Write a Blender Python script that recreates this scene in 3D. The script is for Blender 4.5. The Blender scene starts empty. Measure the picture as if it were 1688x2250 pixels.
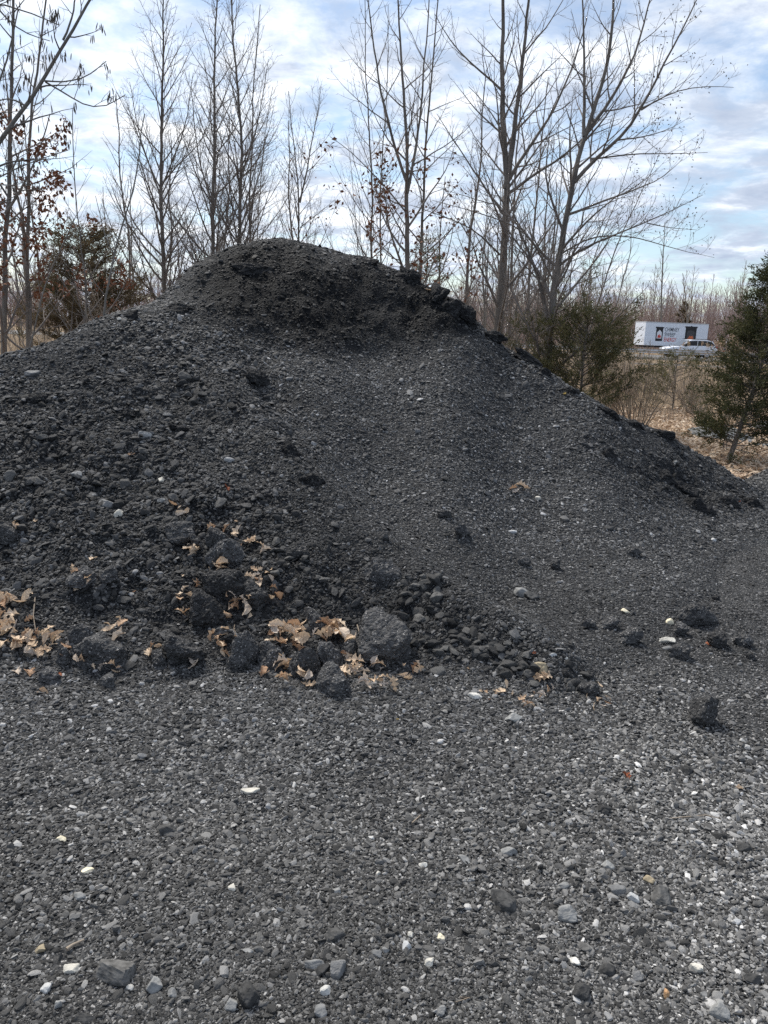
import bpy, bmesh, math, random
import numpy as np
from mathutils import Vector, Matrix

# ------------------------------------------------------------------ camera, sky, sun, exposure
S = bpy.context.scene
COL = S.collection
FPX, CX, CY = 1690.0, 844.0, 1125.0
PITCH, ROLL, CAMZ = math.radians(13.4), math.radians(2.2), 1.6
cam = bpy.data.objects.new('camera', bpy.data.cameras.new('camera'))
COL.objects.link(cam)
cam.data.sensor_fit = 'VERTICAL'
cam.data.sensor_height = 36.0
cam.data.lens = 36.0 * FPX / 2250.0
cam.data.clip_start, cam.data.clip_end = 0.05, 3000
CAM_R = Matrix.Rotation(math.pi / 2 - PITCH, 4, 'X') @ Matrix.Rotation(ROLL, 4, 'Z')
cam.matrix_world = Matrix.Translation((0, 0, CAMZ)) @ CAM_R
S.camera = cam

S.view_settings.view_transform = 'Standard'
S.view_settings.look = 'None'
S.view_settings.gamma = 1.0
S.view_settings.exposure = 1.15
S.cycles.use_denoising = False
S.cycles.sample_clamp_indirect = 3.0

SUN_DIR = Vector((-0.42, 0.62, 0.95)).normalized()
SUN_EL = math.asin(SUN_DIR.z)
SUN_AZ = math.atan2(SUN_DIR.x, SUN_DIR.y)
sl = bpy.data.lights.new('sun', 'SUN')
sl.energy = 2.1
sl.angle = math.radians(16)
sl.color = (1.0, 0.95, 0.87)
sun = bpy.data.objects.new('sun', sl)
COL.objects.link(sun)
sun.rotation_euler = SUN_DIR.to_track_quat('Z', 'Y').to_euler()

W = bpy.data.worlds.new('World')
S.world = W
W.use_nodes = True
nt = W.node_tree
nt.nodes.clear()
def N(tree, typ, **kw):
    n = tree.nodes.new(typ)
    for k, v in kw.items():
        if k.startswith('i_'):
            n.inputs[k[2:].replace('_', ' ')].default_value = v
        else:
            setattr(n, k, v)
    return n
def ramp(tree, stops, interp='LINEAR'):
    r = tree.nodes.new('ShaderNodeValToRGB')
    r.color_ramp.interpolation = interp
    e = r.color_ramp.elements
    while len(e) > 1: e.remove(e[-1])
    for i, (p, c) in enumerate(stops):
        el = e[0] if i == 0 else e.new(p)
        el.position = p
        if not hasattr(c, '__len__'): c = (c, c, c)
        el.color = (c[0], c[1], c[2], 1)
    return r
def math_n(tree, op, a, b=None, clamp=False):
    m = tree.nodes.new('ShaderNodeMath'); m.operation = op; m.use_clamp = clamp
    for i, v in enumerate((a, b)):
        if v is None: continue
        if isinstance(v, (int, float)): m.inputs[i].default_value = v
        else: tree.links.new(v, m.inputs[i])
    return m.outputs[0]

def build_sky():
    L = nt.links.new
    out = N(nt, 'ShaderNodeOutputWorld')
    bg = N(nt, 'ShaderNodeBackground')
    bg.inputs['Strength'].default_value = 0.1
    sky = N(nt, 'ShaderNodeTexSky', sky_type='NISHITA', sun_disc=False)
    sky.sun_elevation, sky.sun_rotation = SUN_EL, SUN_AZ
    sky.altitude = 50; sky.dust_density = 0.6; sky.ozone_density = 1.5
    tc = N(nt, 'ShaderNodeTexCoord')
    sep = N(nt, 'ShaderNodeSeparateXYZ')
    L(tc.outputs['Generated'], sep.inputs[0])
    zz = math_n(nt, 'ADD', math_n(nt, 'MAXIMUM', sep.outputs['Z'], 0.0), 0.13)
    cx = math_n(nt, 'DIVIDE', sep.outputs['X'], zz)
    cy = math_n(nt, 'DIVIDE', sep.outputs['Y'], zz)
    cmb = N(nt, 'ShaderNodeCombineXYZ')
    L(cx, cmb.inputs[0]); L(cy, cmb.inputs[1])
    def noise(scale, detail, rough, dist, off):
        mp = N(nt, 'ShaderNodeMapping')
        mp.inputs['Location'].default_value = off
        L(cmb.outputs[0], mp.inputs['Vector'])
        n = N(nt, 'ShaderNodeTexNoise')
        n.inputs['Scale'].default_value = scale
        n.inputs['Detail'].default_value = detail
        n.inputs['Roughness'].default_value = rough
        n.inputs['Distortion'].default_value = dist
        L(mp.outputs[0], n.inputs['Vector'])
        return n.outputs['Fac']
    cover = noise(2.4, 10, 0.60, 0.25, (3.1, 1.7, 0))       # where the deck is open
    body = noise(3.6, 10, 0.62, 0.25, (8.4, 5.2, 2.0))       # light and grey undersides
    big = noise(0.6, 3, 0.5, 0.2, (0.9, 4.4, 1.0))
    csum = math_n(nt, 'ADD', math_n(nt, 'MULTIPLY', cover, 0.75), math_n(nt, 'MULTIPLY', big, 0.25))
    cr = ramp(nt, [(0.40, 0.12), (0.475, 0.62), (0.55, 1.0)])
    L(csum, cr.inputs[0])
    br = ramp(nt, [(0.28, (2.35, 2.75, 3.5)), (0.42, (2.9, 3.3, 4.0)), (0.52, (4.1, 4.45, 5.0)), (0.62, (5.4, 5.6, 5.9)), (.72, (6.2, 6.3, 6.4))])
    # brighter deck towards the veiled sun
    dot = N(nt, 'ShaderNodeVectorMath', operation='DOT_PRODUCT')
    L(tc.outputs['Generated'], dot.inputs[0]); dot.inputs[1].default_value = SUN_DIR
    glow = math_n(nt, 'MULTIPLY', math_n(nt, 'SUBTRACT', dot.outputs['Value'], 0.62), 0.36)
    L(math_n(nt, 'ADD', body, glow), br.inputs[0])
    for e in br.color_ramp.elements:
        pass
    mix = N(nt, 'ShaderNodeMix', data_type='RGBA')
    skyb = N(nt, 'ShaderNodeMix', data_type='RGBA', blend_type='MULTIPLY')
    skyb.inputs[0].default_value = 1.0
    L(sky.outputs[0], skyb.inputs[6]); skyb.inputs[7].default_value = (.66, .67, .66, 1)
    L(cr.outputs[0], mix.inputs[0]); L(skyb.outputs[2], mix.inputs[6]); L(br.outputs[0], mix.inputs[7])
    L(mix.outputs[2], bg.inputs['Color'])
    L(bg.outputs[0], out.inputs['Surface'])
build_sky()

# ------------------------------------------------------------------ helpers
rng = np.random.default_rng(7)
R3 = np.array(CAM_R.to_3x3())
def ray(px, py):
    px = np.asarray(px, float); py = np.asarray(py, float)
    d = np.stack([(px - CX) / FPX, (CY - py) / FPX, -np.ones_like(px * 1.0 + py * 0)], -1)
    return d @ R3.T
def P(px, py, Y):
    d = ray(px, py)
    t = np.asarray(Y, float) / d[..., 1]
    return np.array([0, 0, CAMZ]) + d * t[..., None]
def proj(p):
    q = (np.asarray(p) - np.array([0, 0, CAMZ])) @ R3
    return CX - FPX * q[..., 0] / q[..., 2], CY + FPX * q[..., 1] / q[..., 2]

_perm = np.random.default_rng(11).integers(0, 2**31, 65536)
_val = np.random.default_rng(12).random(65536) * 2 - 1
def _h(*i):
    k = np.zeros(np.shape(i[0]), np.int64)
    for a in i:
        k = _perm[(k + a) & 65535]
    return k & 65535
def vnoise(p, seed=0):
    p = np.asarray(p, float); n = p.shape[-1]
    i = np.floor(p).astype(np.int64); f = p - i
    f = f * f * f * (f * (f * 6 - 15) + 10)
    out = 0
    for c in range(2 ** n):
        b = [(c >> k) & 1 for k in range(n)]
        w = 1
        for k in range(n):
            w = w * (f[..., k] if b[k] else 1 - f[..., k])
        out = out + w * _val[_h(*[i[..., k] + b[k] for k in range(n)], np.full(i.shape[:-1], seed))]
    return out
def fbm(p, oct=4, seed=0, gain=0.5):
    a, s, out = 1.0, 1.0, 0
    for o in range(oct):
        out = out + a * vnoise(np.asarray(p) * s, seed + o * 17)
        a *= gain; s *= 2.03
    return out
def worley(p, seed=0):
    p = np.asarray(p, float); n = p.shape[-1]
    i = np.floor(p).astype(np.int64)
    best = np.full(p.shape[:-1], 9.0)
    for c in range(3 ** n):
        o = [(c // 3 ** k) % 3 - 1 for k in range(n)]
        cell = [i[..., k] + o[k] for k in range(n)]
        d = 0
        for k in range(n):
            fp = cell[k] + 0.5 + 0.45 * _val[_h(*cell, np.full(best.shape, seed + 91 * k))]
            d = d + (fp - p[..., k]) ** 2
        best = np.minimum(best, d)
    return np.sqrt(best)

def mesh(name, V, F, smooth=False, mats=()):
    """V (n,3); F list of index arrays (k,m) of equal-size faces."""
    me = bpy.data.meshes.new(name)
    V = np.ascontiguousarray(V, np.float32)
    if isinstance(F, np.ndarray): F = [F]
    F = [np.asarray(f, np.int32) for f in F if len(f)]
    me.vertices.add(len(V)); me.vertices.foreach_set('co', V.ravel())
    nl = sum(f.size for f in F); nf = sum(len(f) for f in F)
    me.loops.add(nl); me.polygons.add(nf)
    me.loops.foreach_set('vertex_index', np.concatenate([f.ravel() for f in F]))
    tot = np.concatenate([np.full(len(f), f.shape[1], np.int32) for f in F])
    st = np.concatenate([[0], np.cumsum(tot)[:-1]]).astype(np.int32)
    me.polygons.foreach_set('loop_start', st)
    me.polygons.foreach_set('loop_total', tot)
    me.polygons.foreach_set('use_smooth', np.full(nf, smooth))
    me.update(calc_edges=True)
    for m in mats: me.materials.append(m)
    return me
def tag(o, label=None, cat=None, group=None, kind=None):
    if label: o['label'] = label
    if cat: o['category'] = cat
    if group: o['group'] = group
    if kind: o['kind'] = kind
    return o
def link(name, me, parent=None, loc=None):
    o = bpy.data.objects.new(name, me); COL.objects.link(o)
    if parent: o.parent = parent
    if loc is not None: o.location = loc
    return o
def empty(name, loc, label, cat, group=None, rz=0):
    e = bpy.data.objects.new(name, None); COL.objects.link(e)
    e.location = loc; e.rotation_euler = (0, 0, rz); e.empty_display_size = 0.2
    return tag(e, label, cat, group)
def copy_tree(o, parent=None):
    c = o.copy(); COL.objects.link(c)
    if parent: c.parent = parent
    for ch in list(o.children): copy_tree(ch, c)
    return c

class MB:
    """Boxes, tubes and prisms collected into one mesh."""
    def __init__(s): s.V, s.F4, s.F3, s.n = [], [], [], 0; s.Fn = []
    def add(s, V, faces):
        V = np.asarray(V, float)
        for f in faces:
            s.Fn.append([i + s.n for i in f])
        s.V.append(V); s.n += len(V); return s
    def box(s, lo, hi, bev=0.0):
        bm = bmesh.new(); bmesh.ops.create_cube(bm, size=1)
        lo, hi = np.array(lo, float), np.array(hi, float)
        for v in bm.verts: v.co = Vector(lo + (np.array(v.co) + .5) * (hi - lo))
        if bev: bmesh.ops.bevel(bm, geom=list(bm.edges), offset=bev, segments=2, affect='EDGES', profile=.5)
        return s._bm(bm)
    def _bm(s, bm):
        bm.verts.index_update()
        s.add([v.co[:] for v in bm.verts], [[v.index for v in f.verts] for f in bm.faces]); bm.free(); return s
    def prism(s, prof, a, b, axis='y', bev=0.0):
        bm = bmesh.new()
        mk = (lambda u, w, t: (u, t, w)) if axis == 'y' else (lambda u, w, t: (t, u, w)) if axis == 'x' else (lambda u, w, t: (u, w, t))
        A = [bm.verts.new(mk(u, w, a)) for u, w in prof]; B = [bm.verts.new(mk(u, w, b)) for u, w in prof]
        bm.faces.new(A); bm.faces.new(B[::-1]); n = len(A)
        for i in range(n): bm.faces.new((A[i], B[i], B[(i + 1) % n], A[(i + 1) % n]))
        bmesh.ops.recalc_face_normals(bm, faces=bm.faces)
        if bev: bmesh.ops.bevel(bm, geom=list(bm.edges), offset=bev, segments=2, affect='EDGES', profile=.5)
        return s._bm(bm)
    def cyl(s, c, r, h, axis='z', seg=16, r2=None):
        bm = bmesh.new(); bmesh.ops.create_cone(bm, cap_ends=True, segments=seg, radius1=r, radius2=r if r2 is None else r2, depth=h)
        if axis == 'y': bmesh.ops.rotate(bm, verts=bm.verts, matrix=Matrix.Rotation(math.pi / 2, 3, 'X'))
        if axis == 'x': bmesh.ops.rotate(bm, verts=bm.verts, matrix=Matrix.Rotation(math.pi / 2, 3, 'Y'))
        bmesh.ops.translate(bm, verts=bm.verts, vec=c)
        return s._bm(bm)
    def build(s, name, mat, parent=None, smooth=False):
        me = bpy.data.meshes.new(name)
        me.from_pydata([tuple(v) for v in np.concatenate(s.V)], [], s.Fn); me.update()
        if smooth: me.polygons.foreach_set('use_smooth', [True] * len(me.polygons))
        me.materials.append(mat)
        return link(name, me, parent)

def tubes(polys, sides=4):
    """polys: list of (pts (n,3), radii (n,)); returns V, F4."""
    by = {}
    for p, r in polys: by.setdefault(len(p), []).append((p, r))
    VV, FF, base = [], [], 0
    for n, lst in by.items():
        Pn = np.array([a for a, _ in lst]); Rn = np.array([b for _, b in lst])
        T = np.gradient(Pn, axis=1); T /= np.linalg.norm(T, axis=2, keepdims=True) + 1e-9
        ref = np.array([0.31, 0.72, 0.62]); ref /= np.linalg.norm(ref)
        U = np.cross(T, ref)
        bad = np.linalg.norm(U, axis=2) < 0.15
        U[bad] = np.cross(T[bad], np.array([0.9, -0.4, 0.1]))
        U /= np.linalg.norm(U, axis=2, keepdims=True) + 1e-9
        Wv = np.cross(T, U)
        a = np.arange(sides) * 2 * math.pi / sides
        V = Pn[:, :, None] + Rn[:, :, None, None] * (np.cos(a)[None, None, :, None] * U[:, :, None] + np.sin(a)[None, None, :, None] * Wv[:, :, None])
        M = len(lst)
        idx = base + np.arange(M * n * sides).reshape(M, n, sides)
        q = np.stack([idx[:, :-1], np.roll(idx, -1, 2)[:, :-1], np.roll(idx, -1, 2)[:, 1:], idx[:, 1:]], -1)
        VV.append(V.reshape(-1, 3)); FF.append(q.reshape(-1, 4)); base += M * n * sides
    return np.concatenate(VV), np.concatenate(FF)
def join(parts):
    VV, FF, b = [], [], 0
    for V, F in parts:
        VV.append(V); FF.append(F + b); b += len(V)
    return np.concatenate(VV), np.concatenate(FF)

# ------------------------------------------------------------------ materials
def mat(name, base=(.5, .5, .5), rough=.6, spec=.4, metal=0.0):
    m = bpy.data.materials.new(name); m.use_nodes = True
    b = m.node_tree.nodes['Principled BSDF']
    b.inputs['Base Color'].default_value = (*base, 1)
    b.inputs['Roughness'].default_value = rough
    b.inputs['Specular IOR Level'].default_value = spec
    b.inputs['Metallic'].default_value = metal
    return m, m.node_tree, b
def noisy(name, c1, c2, scale, rough=.8, spec=.3, bump=0.0, bscale=None, c3=None, detail=6, stretch=None, metal=0.0, transl=0.0):
    m, t, b = mat(name, c1, rough, spec, metal)
    tc = N(t, 'ShaderNodeTexCoord'); src = tc.outputs['Object']
    if stretch:
        mp = N(t, 'ShaderNodeMapping'); mp.inputs['Scale'].default_value = stretch
        t.links.new(src, mp.inputs['Vector']); src = mp.outputs[0]
    n = N(t, 'ShaderNodeTexNoise'); n.inputs['Scale'].default_value = scale; n.inputs['Detail'].default_value = detail
    n.inputs['Roughness'].default_value = .6
    t.links.new(src, n.inputs['Vector'])
    st = [(.32, c1), (.68, c2)] if c3 is None else [(.30, c1), (.5, c2), (.68, c3)]
    r = ramp(t, st); t.links.new(n.outputs['Fac'], r.inputs[0]); t.links.new(r.outputs[0], b.inputs['Base Color'])
    if transl:
        tr = N(t, 'ShaderNodeBsdfTranslucent'); t.links.new(r.outputs[0], tr.inputs['Color'])
        ms = N(t, 'ShaderNodeMixShader'); ms.inputs[0].default_value = transl
        t.links.new(b.outputs[0], ms.inputs[1]); t.links.new(tr.outputs[0], ms.inputs[2]); t.links.new(ms.outputs[0], t.nodes['Material Output'].inputs['Surface'])
    if bump:
        n2 = N(t, 'ShaderNodeTexNoise'); n2.inputs['Scale'].default_value = bscale or scale * 4; n2.inputs['Detail'].default_value = 6
        t.links.new(src, n2.inputs['Vector'])
        bp = N(t, 'ShaderNodeBump'); bp.inputs['Strength'].default_value = .8; bp.inputs['Distance'].default_value = bump
        t.links.new(n2.outputs['Fac'], bp.inputs['Height']); t.links.new(bp.outputs[0], b.inputs['Normal'])
    return m
def by_random(name, stops, rough=.75, spec=.3, bump=0.0, bscale=60, var=.35, transl=0.0, shade=False):
    """Colour picked per object or per instance, with mottling inside each."""
    m, t, b = mat(name, (.1, .1, .1), rough, spec)
    oi = N(t, 'ShaderNodeObjectInfo'); r = ramp(t, stops)
    t.links.new(oi.outputs['Random'], r.inputs[0])
    tc = N(t, 'ShaderNodeTexCoord'); n = N(t, 'ShaderNodeTexNoise')
    n.inputs['Scale'].default_value = bscale; n.inputs['Detail'].default_value = 4
    t.links.new(tc.outputs['Object'], n.inputs['Vector'])
    mr = N(t, 'ShaderNodeMapRange'); mr.inputs[1].default_value = .3; mr.inputs[2].default_value = .7
    mr.inputs[3].default_value = 1 - var; mr.inputs[4].default_value = 1 + var
    t.links.new(n.outputs['Fac'], mr.inputs[0])
    mx = N(t, 'ShaderNodeMix', data_type='RGBA', blend_type='MULTIPLY'); mx.inputs[0].default_value = 1
    t.links.new(r.outputs[0], mx.inputs[6]); t.links.new(mr.outputs[0], mx.inputs[7])
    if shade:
        at = N(t, 'ShaderNodeAttribute', attribute_name='tone'); at.attribute_type = 'INSTANCER'
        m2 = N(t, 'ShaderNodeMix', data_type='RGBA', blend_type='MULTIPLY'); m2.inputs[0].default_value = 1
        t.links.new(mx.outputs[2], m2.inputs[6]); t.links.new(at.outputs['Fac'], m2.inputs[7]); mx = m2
    t.links.new(mx.outputs[2], b.inputs['Base Color'])
    if bump:
        bp = N(t, 'ShaderNodeBump'); bp.inputs['Strength'].default_value = .7; bp.inputs['Distance'].default_value = bump
        t.links.new(n.outputs['Fac'], bp.inputs['Height']); t.links.new(bp.outputs[0], b.inputs['Normal'])
    if transl:
        tr = N(t, 'ShaderNodeBsdfTranslucent'); t.links.new(mx.outputs[2], tr.inputs['Color'])
        ms = N(t, 'ShaderNodeMixShader'); ms.inputs[0].default_value = transl
        o = t.nodes['Material Output']
        t.links.new(b.outputs[0], ms.inputs[1]); t.links.new(tr.outputs[0], ms.inputs[2]); t.links.new(ms.outputs[0], o.inputs['Surface'])
    return m

def millings_material(name, dark, light, speck, cell, bump, speck_amt=.06, damp=False, lumpy=False):
    """Ground-up asphalt: dark grains, a few pale chips."""
    m, t, b = mat(name, dark, .8, .12)
    L = t.links.new
    tc = N(t, 'ShaderNodeTexCoord'); src = tc.outputs['Object']
    v = N(t, 'ShaderNodeTexVoronoi'); v.inputs['Scale'].default_value = cell; L(src, v.inputs['Vector'])
    v2 = N(t, 'ShaderNodeTexVoronoi'); v2.inputs['Scale'].default_value = cell * 2.7; L(src, v2.inputs['Vector'])
    n = N(t, 'ShaderNodeTexNoise'); n.inputs['Scale'].default_value = 2.2; n.inputs['Detail'].default_value = 8; L(src, n.inputs['Vector'])
    sp = N(t, 'ShaderNodeSeparateColor'); L(v.outputs['Color'], sp.inputs[0])
    sp2 = N(t, 'ShaderNodeSeparateColor'); L(v2.outputs['Color'], sp2.inputs[0])
    mixv = math_n(t, 'ADD', math_n(t, 'MULTIPLY', sp.outputs[0], .45), math_n(t, 'MULTIPLY', n.outputs['Fac'], .75))
    r = ramp(t, [(.25, dark), (.85, light)]); L(mixv, r.inputs[0])
    k = ramp(t, [(1 - speck_amt, 0.0), (1 - speck_amt * .4, 1.0)]); L(sp2.outputs[0], k.inputs[0])
    mx = N(t, 'ShaderNodeMix', data_type='RGBA'); L(k.outputs[0], mx.inputs[0]); L(r.outputs[0], mx.inputs[6])
    mx.inputs[7].default_value = (*speck, 1)
    last = mx.outputs[2]
    if lumpy:
        oi = N(t, 'ShaderNodeObjectInfo'); mr = N(t, 'ShaderNodeMapRange'); mr.inputs[3].default_value = .75; mr.inputs[4].default_value = 1.9
        L(oi.outputs['Random'], mr.inputs[0])
        m3 = N(t, 'ShaderNodeMix', data_type='RGBA', blend_type='MULTIPLY'); m3.inputs[0].default_value = 1
        L(last, m3.inputs[6]); L(mr.outputs[0], m3.inputs[7]); last = m3.outputs[2]
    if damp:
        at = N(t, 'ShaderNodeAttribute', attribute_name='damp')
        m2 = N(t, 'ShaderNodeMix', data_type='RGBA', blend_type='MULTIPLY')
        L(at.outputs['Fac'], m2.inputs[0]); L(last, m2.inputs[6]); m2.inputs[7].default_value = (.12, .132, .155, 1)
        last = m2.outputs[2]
    L(last, b.inputs['Base Color'])
    h = math_n(t, 'ADD', math_n(t, 'MULTIPLY', v.outputs['Distance'], -1.0), math_n(t, 'MULTIPLY', v2.outputs['Distance'], -.45))
    bp = N(t, 'ShaderNodeBump'); bp.inputs['Strength'].default_value = 1.0; bp.inputs['Distance'].default_value = bump
    L(h, bp.inputs['Height']); L(bp.outputs[0], b.inputs['Normal'])
    return m

M = {}
M['pile'] = millings_material('pile_millings', (.020, .021, .023), (.058, .059, .061), (.30, .30, .29), 48, .02, .05, damp=True)
M['clod'] = millings_material('clod_millings', (.022, .022, .023), (.078, .077, .076), (.26, .25, .24), 75, .012, .035, lumpy=True)
g = [(0, .028), (.2, .058), (.45, .105), (.70, .155), (.87, .225), (.955, .32), (.99, .46), (1, .60)]
M['yard_stone'] = by_random('yard_stone', [(p, (c * 1.30, c * 1.27, c * 1.22)) for p, c in g], .65, .22, .002, 70, shade=True)
g2 = [(0, .032), (.3, .062), (.6, .098), (.82, .15), (.94, .21), (.985, .30), (1, .50)]
M['pile_stone'] = by_random('pile_stone', [(p, (c * 1.04, c * 1.03, c * 1.02)) for p, c in g2], .65, .16, .003, 50, shade=True)
M['crust'] = millings_material('crust_millings', (.012, .012, .013), (.046, .046, .047), (.18, .18, .17), 70, .014, .025)
M['rock_dark'] = by_random('dark_rock', [(0, (.034, .034, .034)), (.6, (.065, .064, .062)), (1, (.125, .122, .116))], .7, .18, .004, 45, .45)
M['rock_grey'] = by_random('grey_rock', [(0, (.14, .14, .14)), (1, (.26, .26, .25))], .7, .35, .003, 40, .3)
M['rock_pale'] = by_random('pale_rock', [(0, (.42, .43, .44)), (.5, (.50, .47, .40)), (1, (.62, .60, .55))], .7, .3, .002, 40, .25)
M['rock_tan'] = by_random('tan_rock', [(0, (.30, .25, .17)), (1, (.36, .30, .20))], .8, .25, .002, 40, .3)
M['leaf'] = by_random('dry_leaf', [(0, (.30, .18, .11)), (.12, (.46, .29, .18)), (.38, (.62, .45, .30)), (.75, (.74, .58, .42)), (1, (.55, .48, .42))], .65, .25, .004, 25, .3, .2)
M['leaf_red'] = by_random('red_leaf', [(0, (.22, .06, .025)), (1, (.32, .10, .04))], .6, .3, .003, 25, .3, .2)
M['leaf_yellow'] = by_random('yellow_leaf', [(0, (.60, .42, .10)), (1, (.66, .52, .22))], .6, .3, .002, 25, .2, .2)
M['wood_chip'] = noisy('wood_chip', (.42, .24, .12), (.56, .36, .2), 20, .8, .2, .002)
M['cream'] = noisy('cream_chip', (.66, .58, .40), (.78, .72, .56), 20, .7, .3, .001)
M['bark'] = noisy('bark', (.11, .095, .082), (.25, .22, .19), 9, .9, .2, .012, 30, stretch=(1, 1, .25))
M['bark_pale'] = noisy('pale_bark', (.16, .145, .125), (.27, .245, .215), 7, .85, .25, .006, 30)
M['twig'] = noisy('twig', (.14, .12, .108), (.26, .226, .198), 3, .85, .25)
M['twig_red'] = noisy('reddish_twig', (.26, .195, .185), (.40, .315, .295), .4, .9, .15)
M['twig_tan'] = noisy('tan_twig', (.27, .215, .165), (.44, .37, .29), 2, .9, .15, transl=.2)
M['russet'] = noisy('russet_leaf', (.14, .055, .03), (.30, .14, .075), 5, .8, .2)
M['catkin'] = noisy('catkin', (.07, .057, .046), (.17, .14, .11), 12, .85, .2)
M['cedar'] = noisy('cedar_needle', (.042, .045, .020), (.115, .112, .050), 3.2, .75, .25, c3=(.165, .140, .075), transl=.3)
M['cedar_dark'] = noisy('dark_cedar_needle', (.028, .034, .016), (.072, .076, .034), 3.2, .75, .2, c3=(.13, .115, .058), transl=.25)
M['cedar_brown'] = noisy('brown_cedar_needle', (.075, .055, .032), (.14, .105, .06), 3.2, .8, .2, c3=(.085, .082, .04), transl=.3)
M['grass'] = noisy('dry_grass', (.38, .29, .20), (.62, .51, .38), 1.2, .9, .15, transl=.25)
M['plume'] = noisy('reed_plume', (.40, .29, .19), (.56, .44, .32), 6, .9, .1)
M['litter'] = noisy('litter_leaf', (.28, .185, .125), (.56, .43, .31), 6.5, .75, .2, c3=(.72, .61, .48), detail=2, transl=.2)
M['outcrop'] = noisy('outcrop_stone', (.075, .078, .08), (.24, .245, .245), 9, .8, .3, .03, 9)
M['asphalt'] = noisy('road_asphalt', (.11, .11, .11), (.15, .15, .148), 2, .85, .3)
M['paint'] = noisy('white_paint', (.70, .70, .68), (.80, .80, .78), 3, .6, .3)
M['galv'] = noisy('galvanised_steel', (.42, .43, .44), (.56, .57, .58), 4, .45, .5, metal=.3)
M['rail'] = noisy('weathered_rail', (.45, .42, .37), (.60, .57, .52), 3, .8, .2)
M['trailer'] = noisy('trailer_white', (.72, .76, .82), (.78, .82, .88), 1.5, .5, .4)
M['charcoal'] = noisy('charcoal_print', (.022, .022, .025), (.035, .034, .036), 3, .6, .3)
M['char2'] = noisy('grey_print', (.06, .06, .065), (.09, .088, .09), 3, .6, .3)
M['red'] = noisy('red_print', (.55, .06, .05), (.62, .08, .06), 3, .6, .3)
M['orange'] = noisy('orange_print', (.62, .15, .06), (.70, .20, .09), 3, .6, .3)
M['text'] = noisy('dark_lettering', (.07, .075, .09), (.09, .095, .11), 3, .6, .3)
M['car'] = noisy('white_car_paint', (.74, .76, .80), (.78, .80, .84), 1, .22, .6)
M['glass'] = noisy('dark_glass', (.012, .014, .018), (.02, .022, .026), 1, .08, .6)
M['tyre'] = noisy('tyre_rubber', (.012, .012, .012), (.022, .022, .022), 8, .9, .2)
M['rim'] = noisy('alloy_rim', (.35, .36, .38), (.45, .46, .48), 5, .35, .5, metal=.6)
M['lamp_red'] = noisy('tail_lens', (.30, .02, .02), (.38, .03, .03), 4, .2, .5)
M['lamp_clear'] = noisy('head_lens', (.6, .62, .66), (.7, .72, .75), 4, .15, .6)

# ------------------------------------------------------------------ the pile: relief
COLS = {  # column of the crest line: (pixel of the toe, [(row, slope up to that row)])
    -420: (1460, [(1300, .38), (1100, .42), (950, .45), (860, .4)]),
    0: (1480, [(1400, .3), (1300, .4), (1200, .4), (1100, .43), (1000, .45), (900, .5), (830, .5), (786, .45)]),
    210: (1480, [(1400, .35), (1300, .42), (1200, .42), (1100, .43), (1000, .45), (900, .45), (800, .5), (735, .5), (704, .4)]),
    420: (1475, [(1400, .35), (1300, .42), (1200, .45), (1100, .42), (1000, .42), (900, .42), (800, .45), (700, .55), (640, .5), (597, .42)]),
    520: (1475, [(1400, .33), (1300, .42), (1200, .43), (1100, .42), (1000, .40), (900, .36), (800, .43), (700, .6), (620, .6), (548, .5)]),
    620: (1475, [(1400, .3), (1300, .4), (1200, .42), (1100, .42), (1000, .4), (900, .3), (800, .42), (760, .5), (700, .75), (600, .72), (550, .5), (527, .35)]),
    700: (1470, [(1400, .28), (1300, .38), (1200, .40), (1100, .36), (1000, .3), (900, .35), (800, .48), (760, .55), (700, .8), (620, .75), (543, .5)]),
    815: (1465, [(1400, .25), (1300, .35), (1240, .3), (1150, .12), (1050, .3), (950, .42), (850, .5), (770, .52), (700, .8), (640, .75), (571, .55)]),
    900: (1470, [(1400, .27), (1310, .3), (1250, .12), (1150, .16), (1050, .32), (950, .43), (850, .5), (770, .55), (700, .75), (612, .6)]),
    1000: (1480, [(1400, .25), (1320, .25), (1250, .08), (1150, .2), (1050, .33), (950, .45), (850, .53), (770, .6), (672, .65)]),
    1100: (1500, [(1410, .2), (1330, -.03), (1250, .1), (1150, .2), (1050, .35), (950, .47), (850, .55), (757, .55)]),
    1200: (1480, [(1430, .12), (1350, -.04), (1250, .08), (1150, .22), (1050, .36), (950, .48), (880, .5), (815, .5)]),
    1300: (1420, [(1300, .05), (1200, .13), (1100, .28), (1000, .42), (930, .45), (876, .4)]),
    1450: (1350, [(1200, .06), (1100, .2), (1020, .3), (950, .33)]),
    1560: (1280, [(1150, .06), (1080, .18), (1016, .22)]),
    1688: (1180, [(1100, .03), (1060, .12), (1034, .12)]),
    1950: (1150, [(1090, .03), (1050, .1)]),
}
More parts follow.
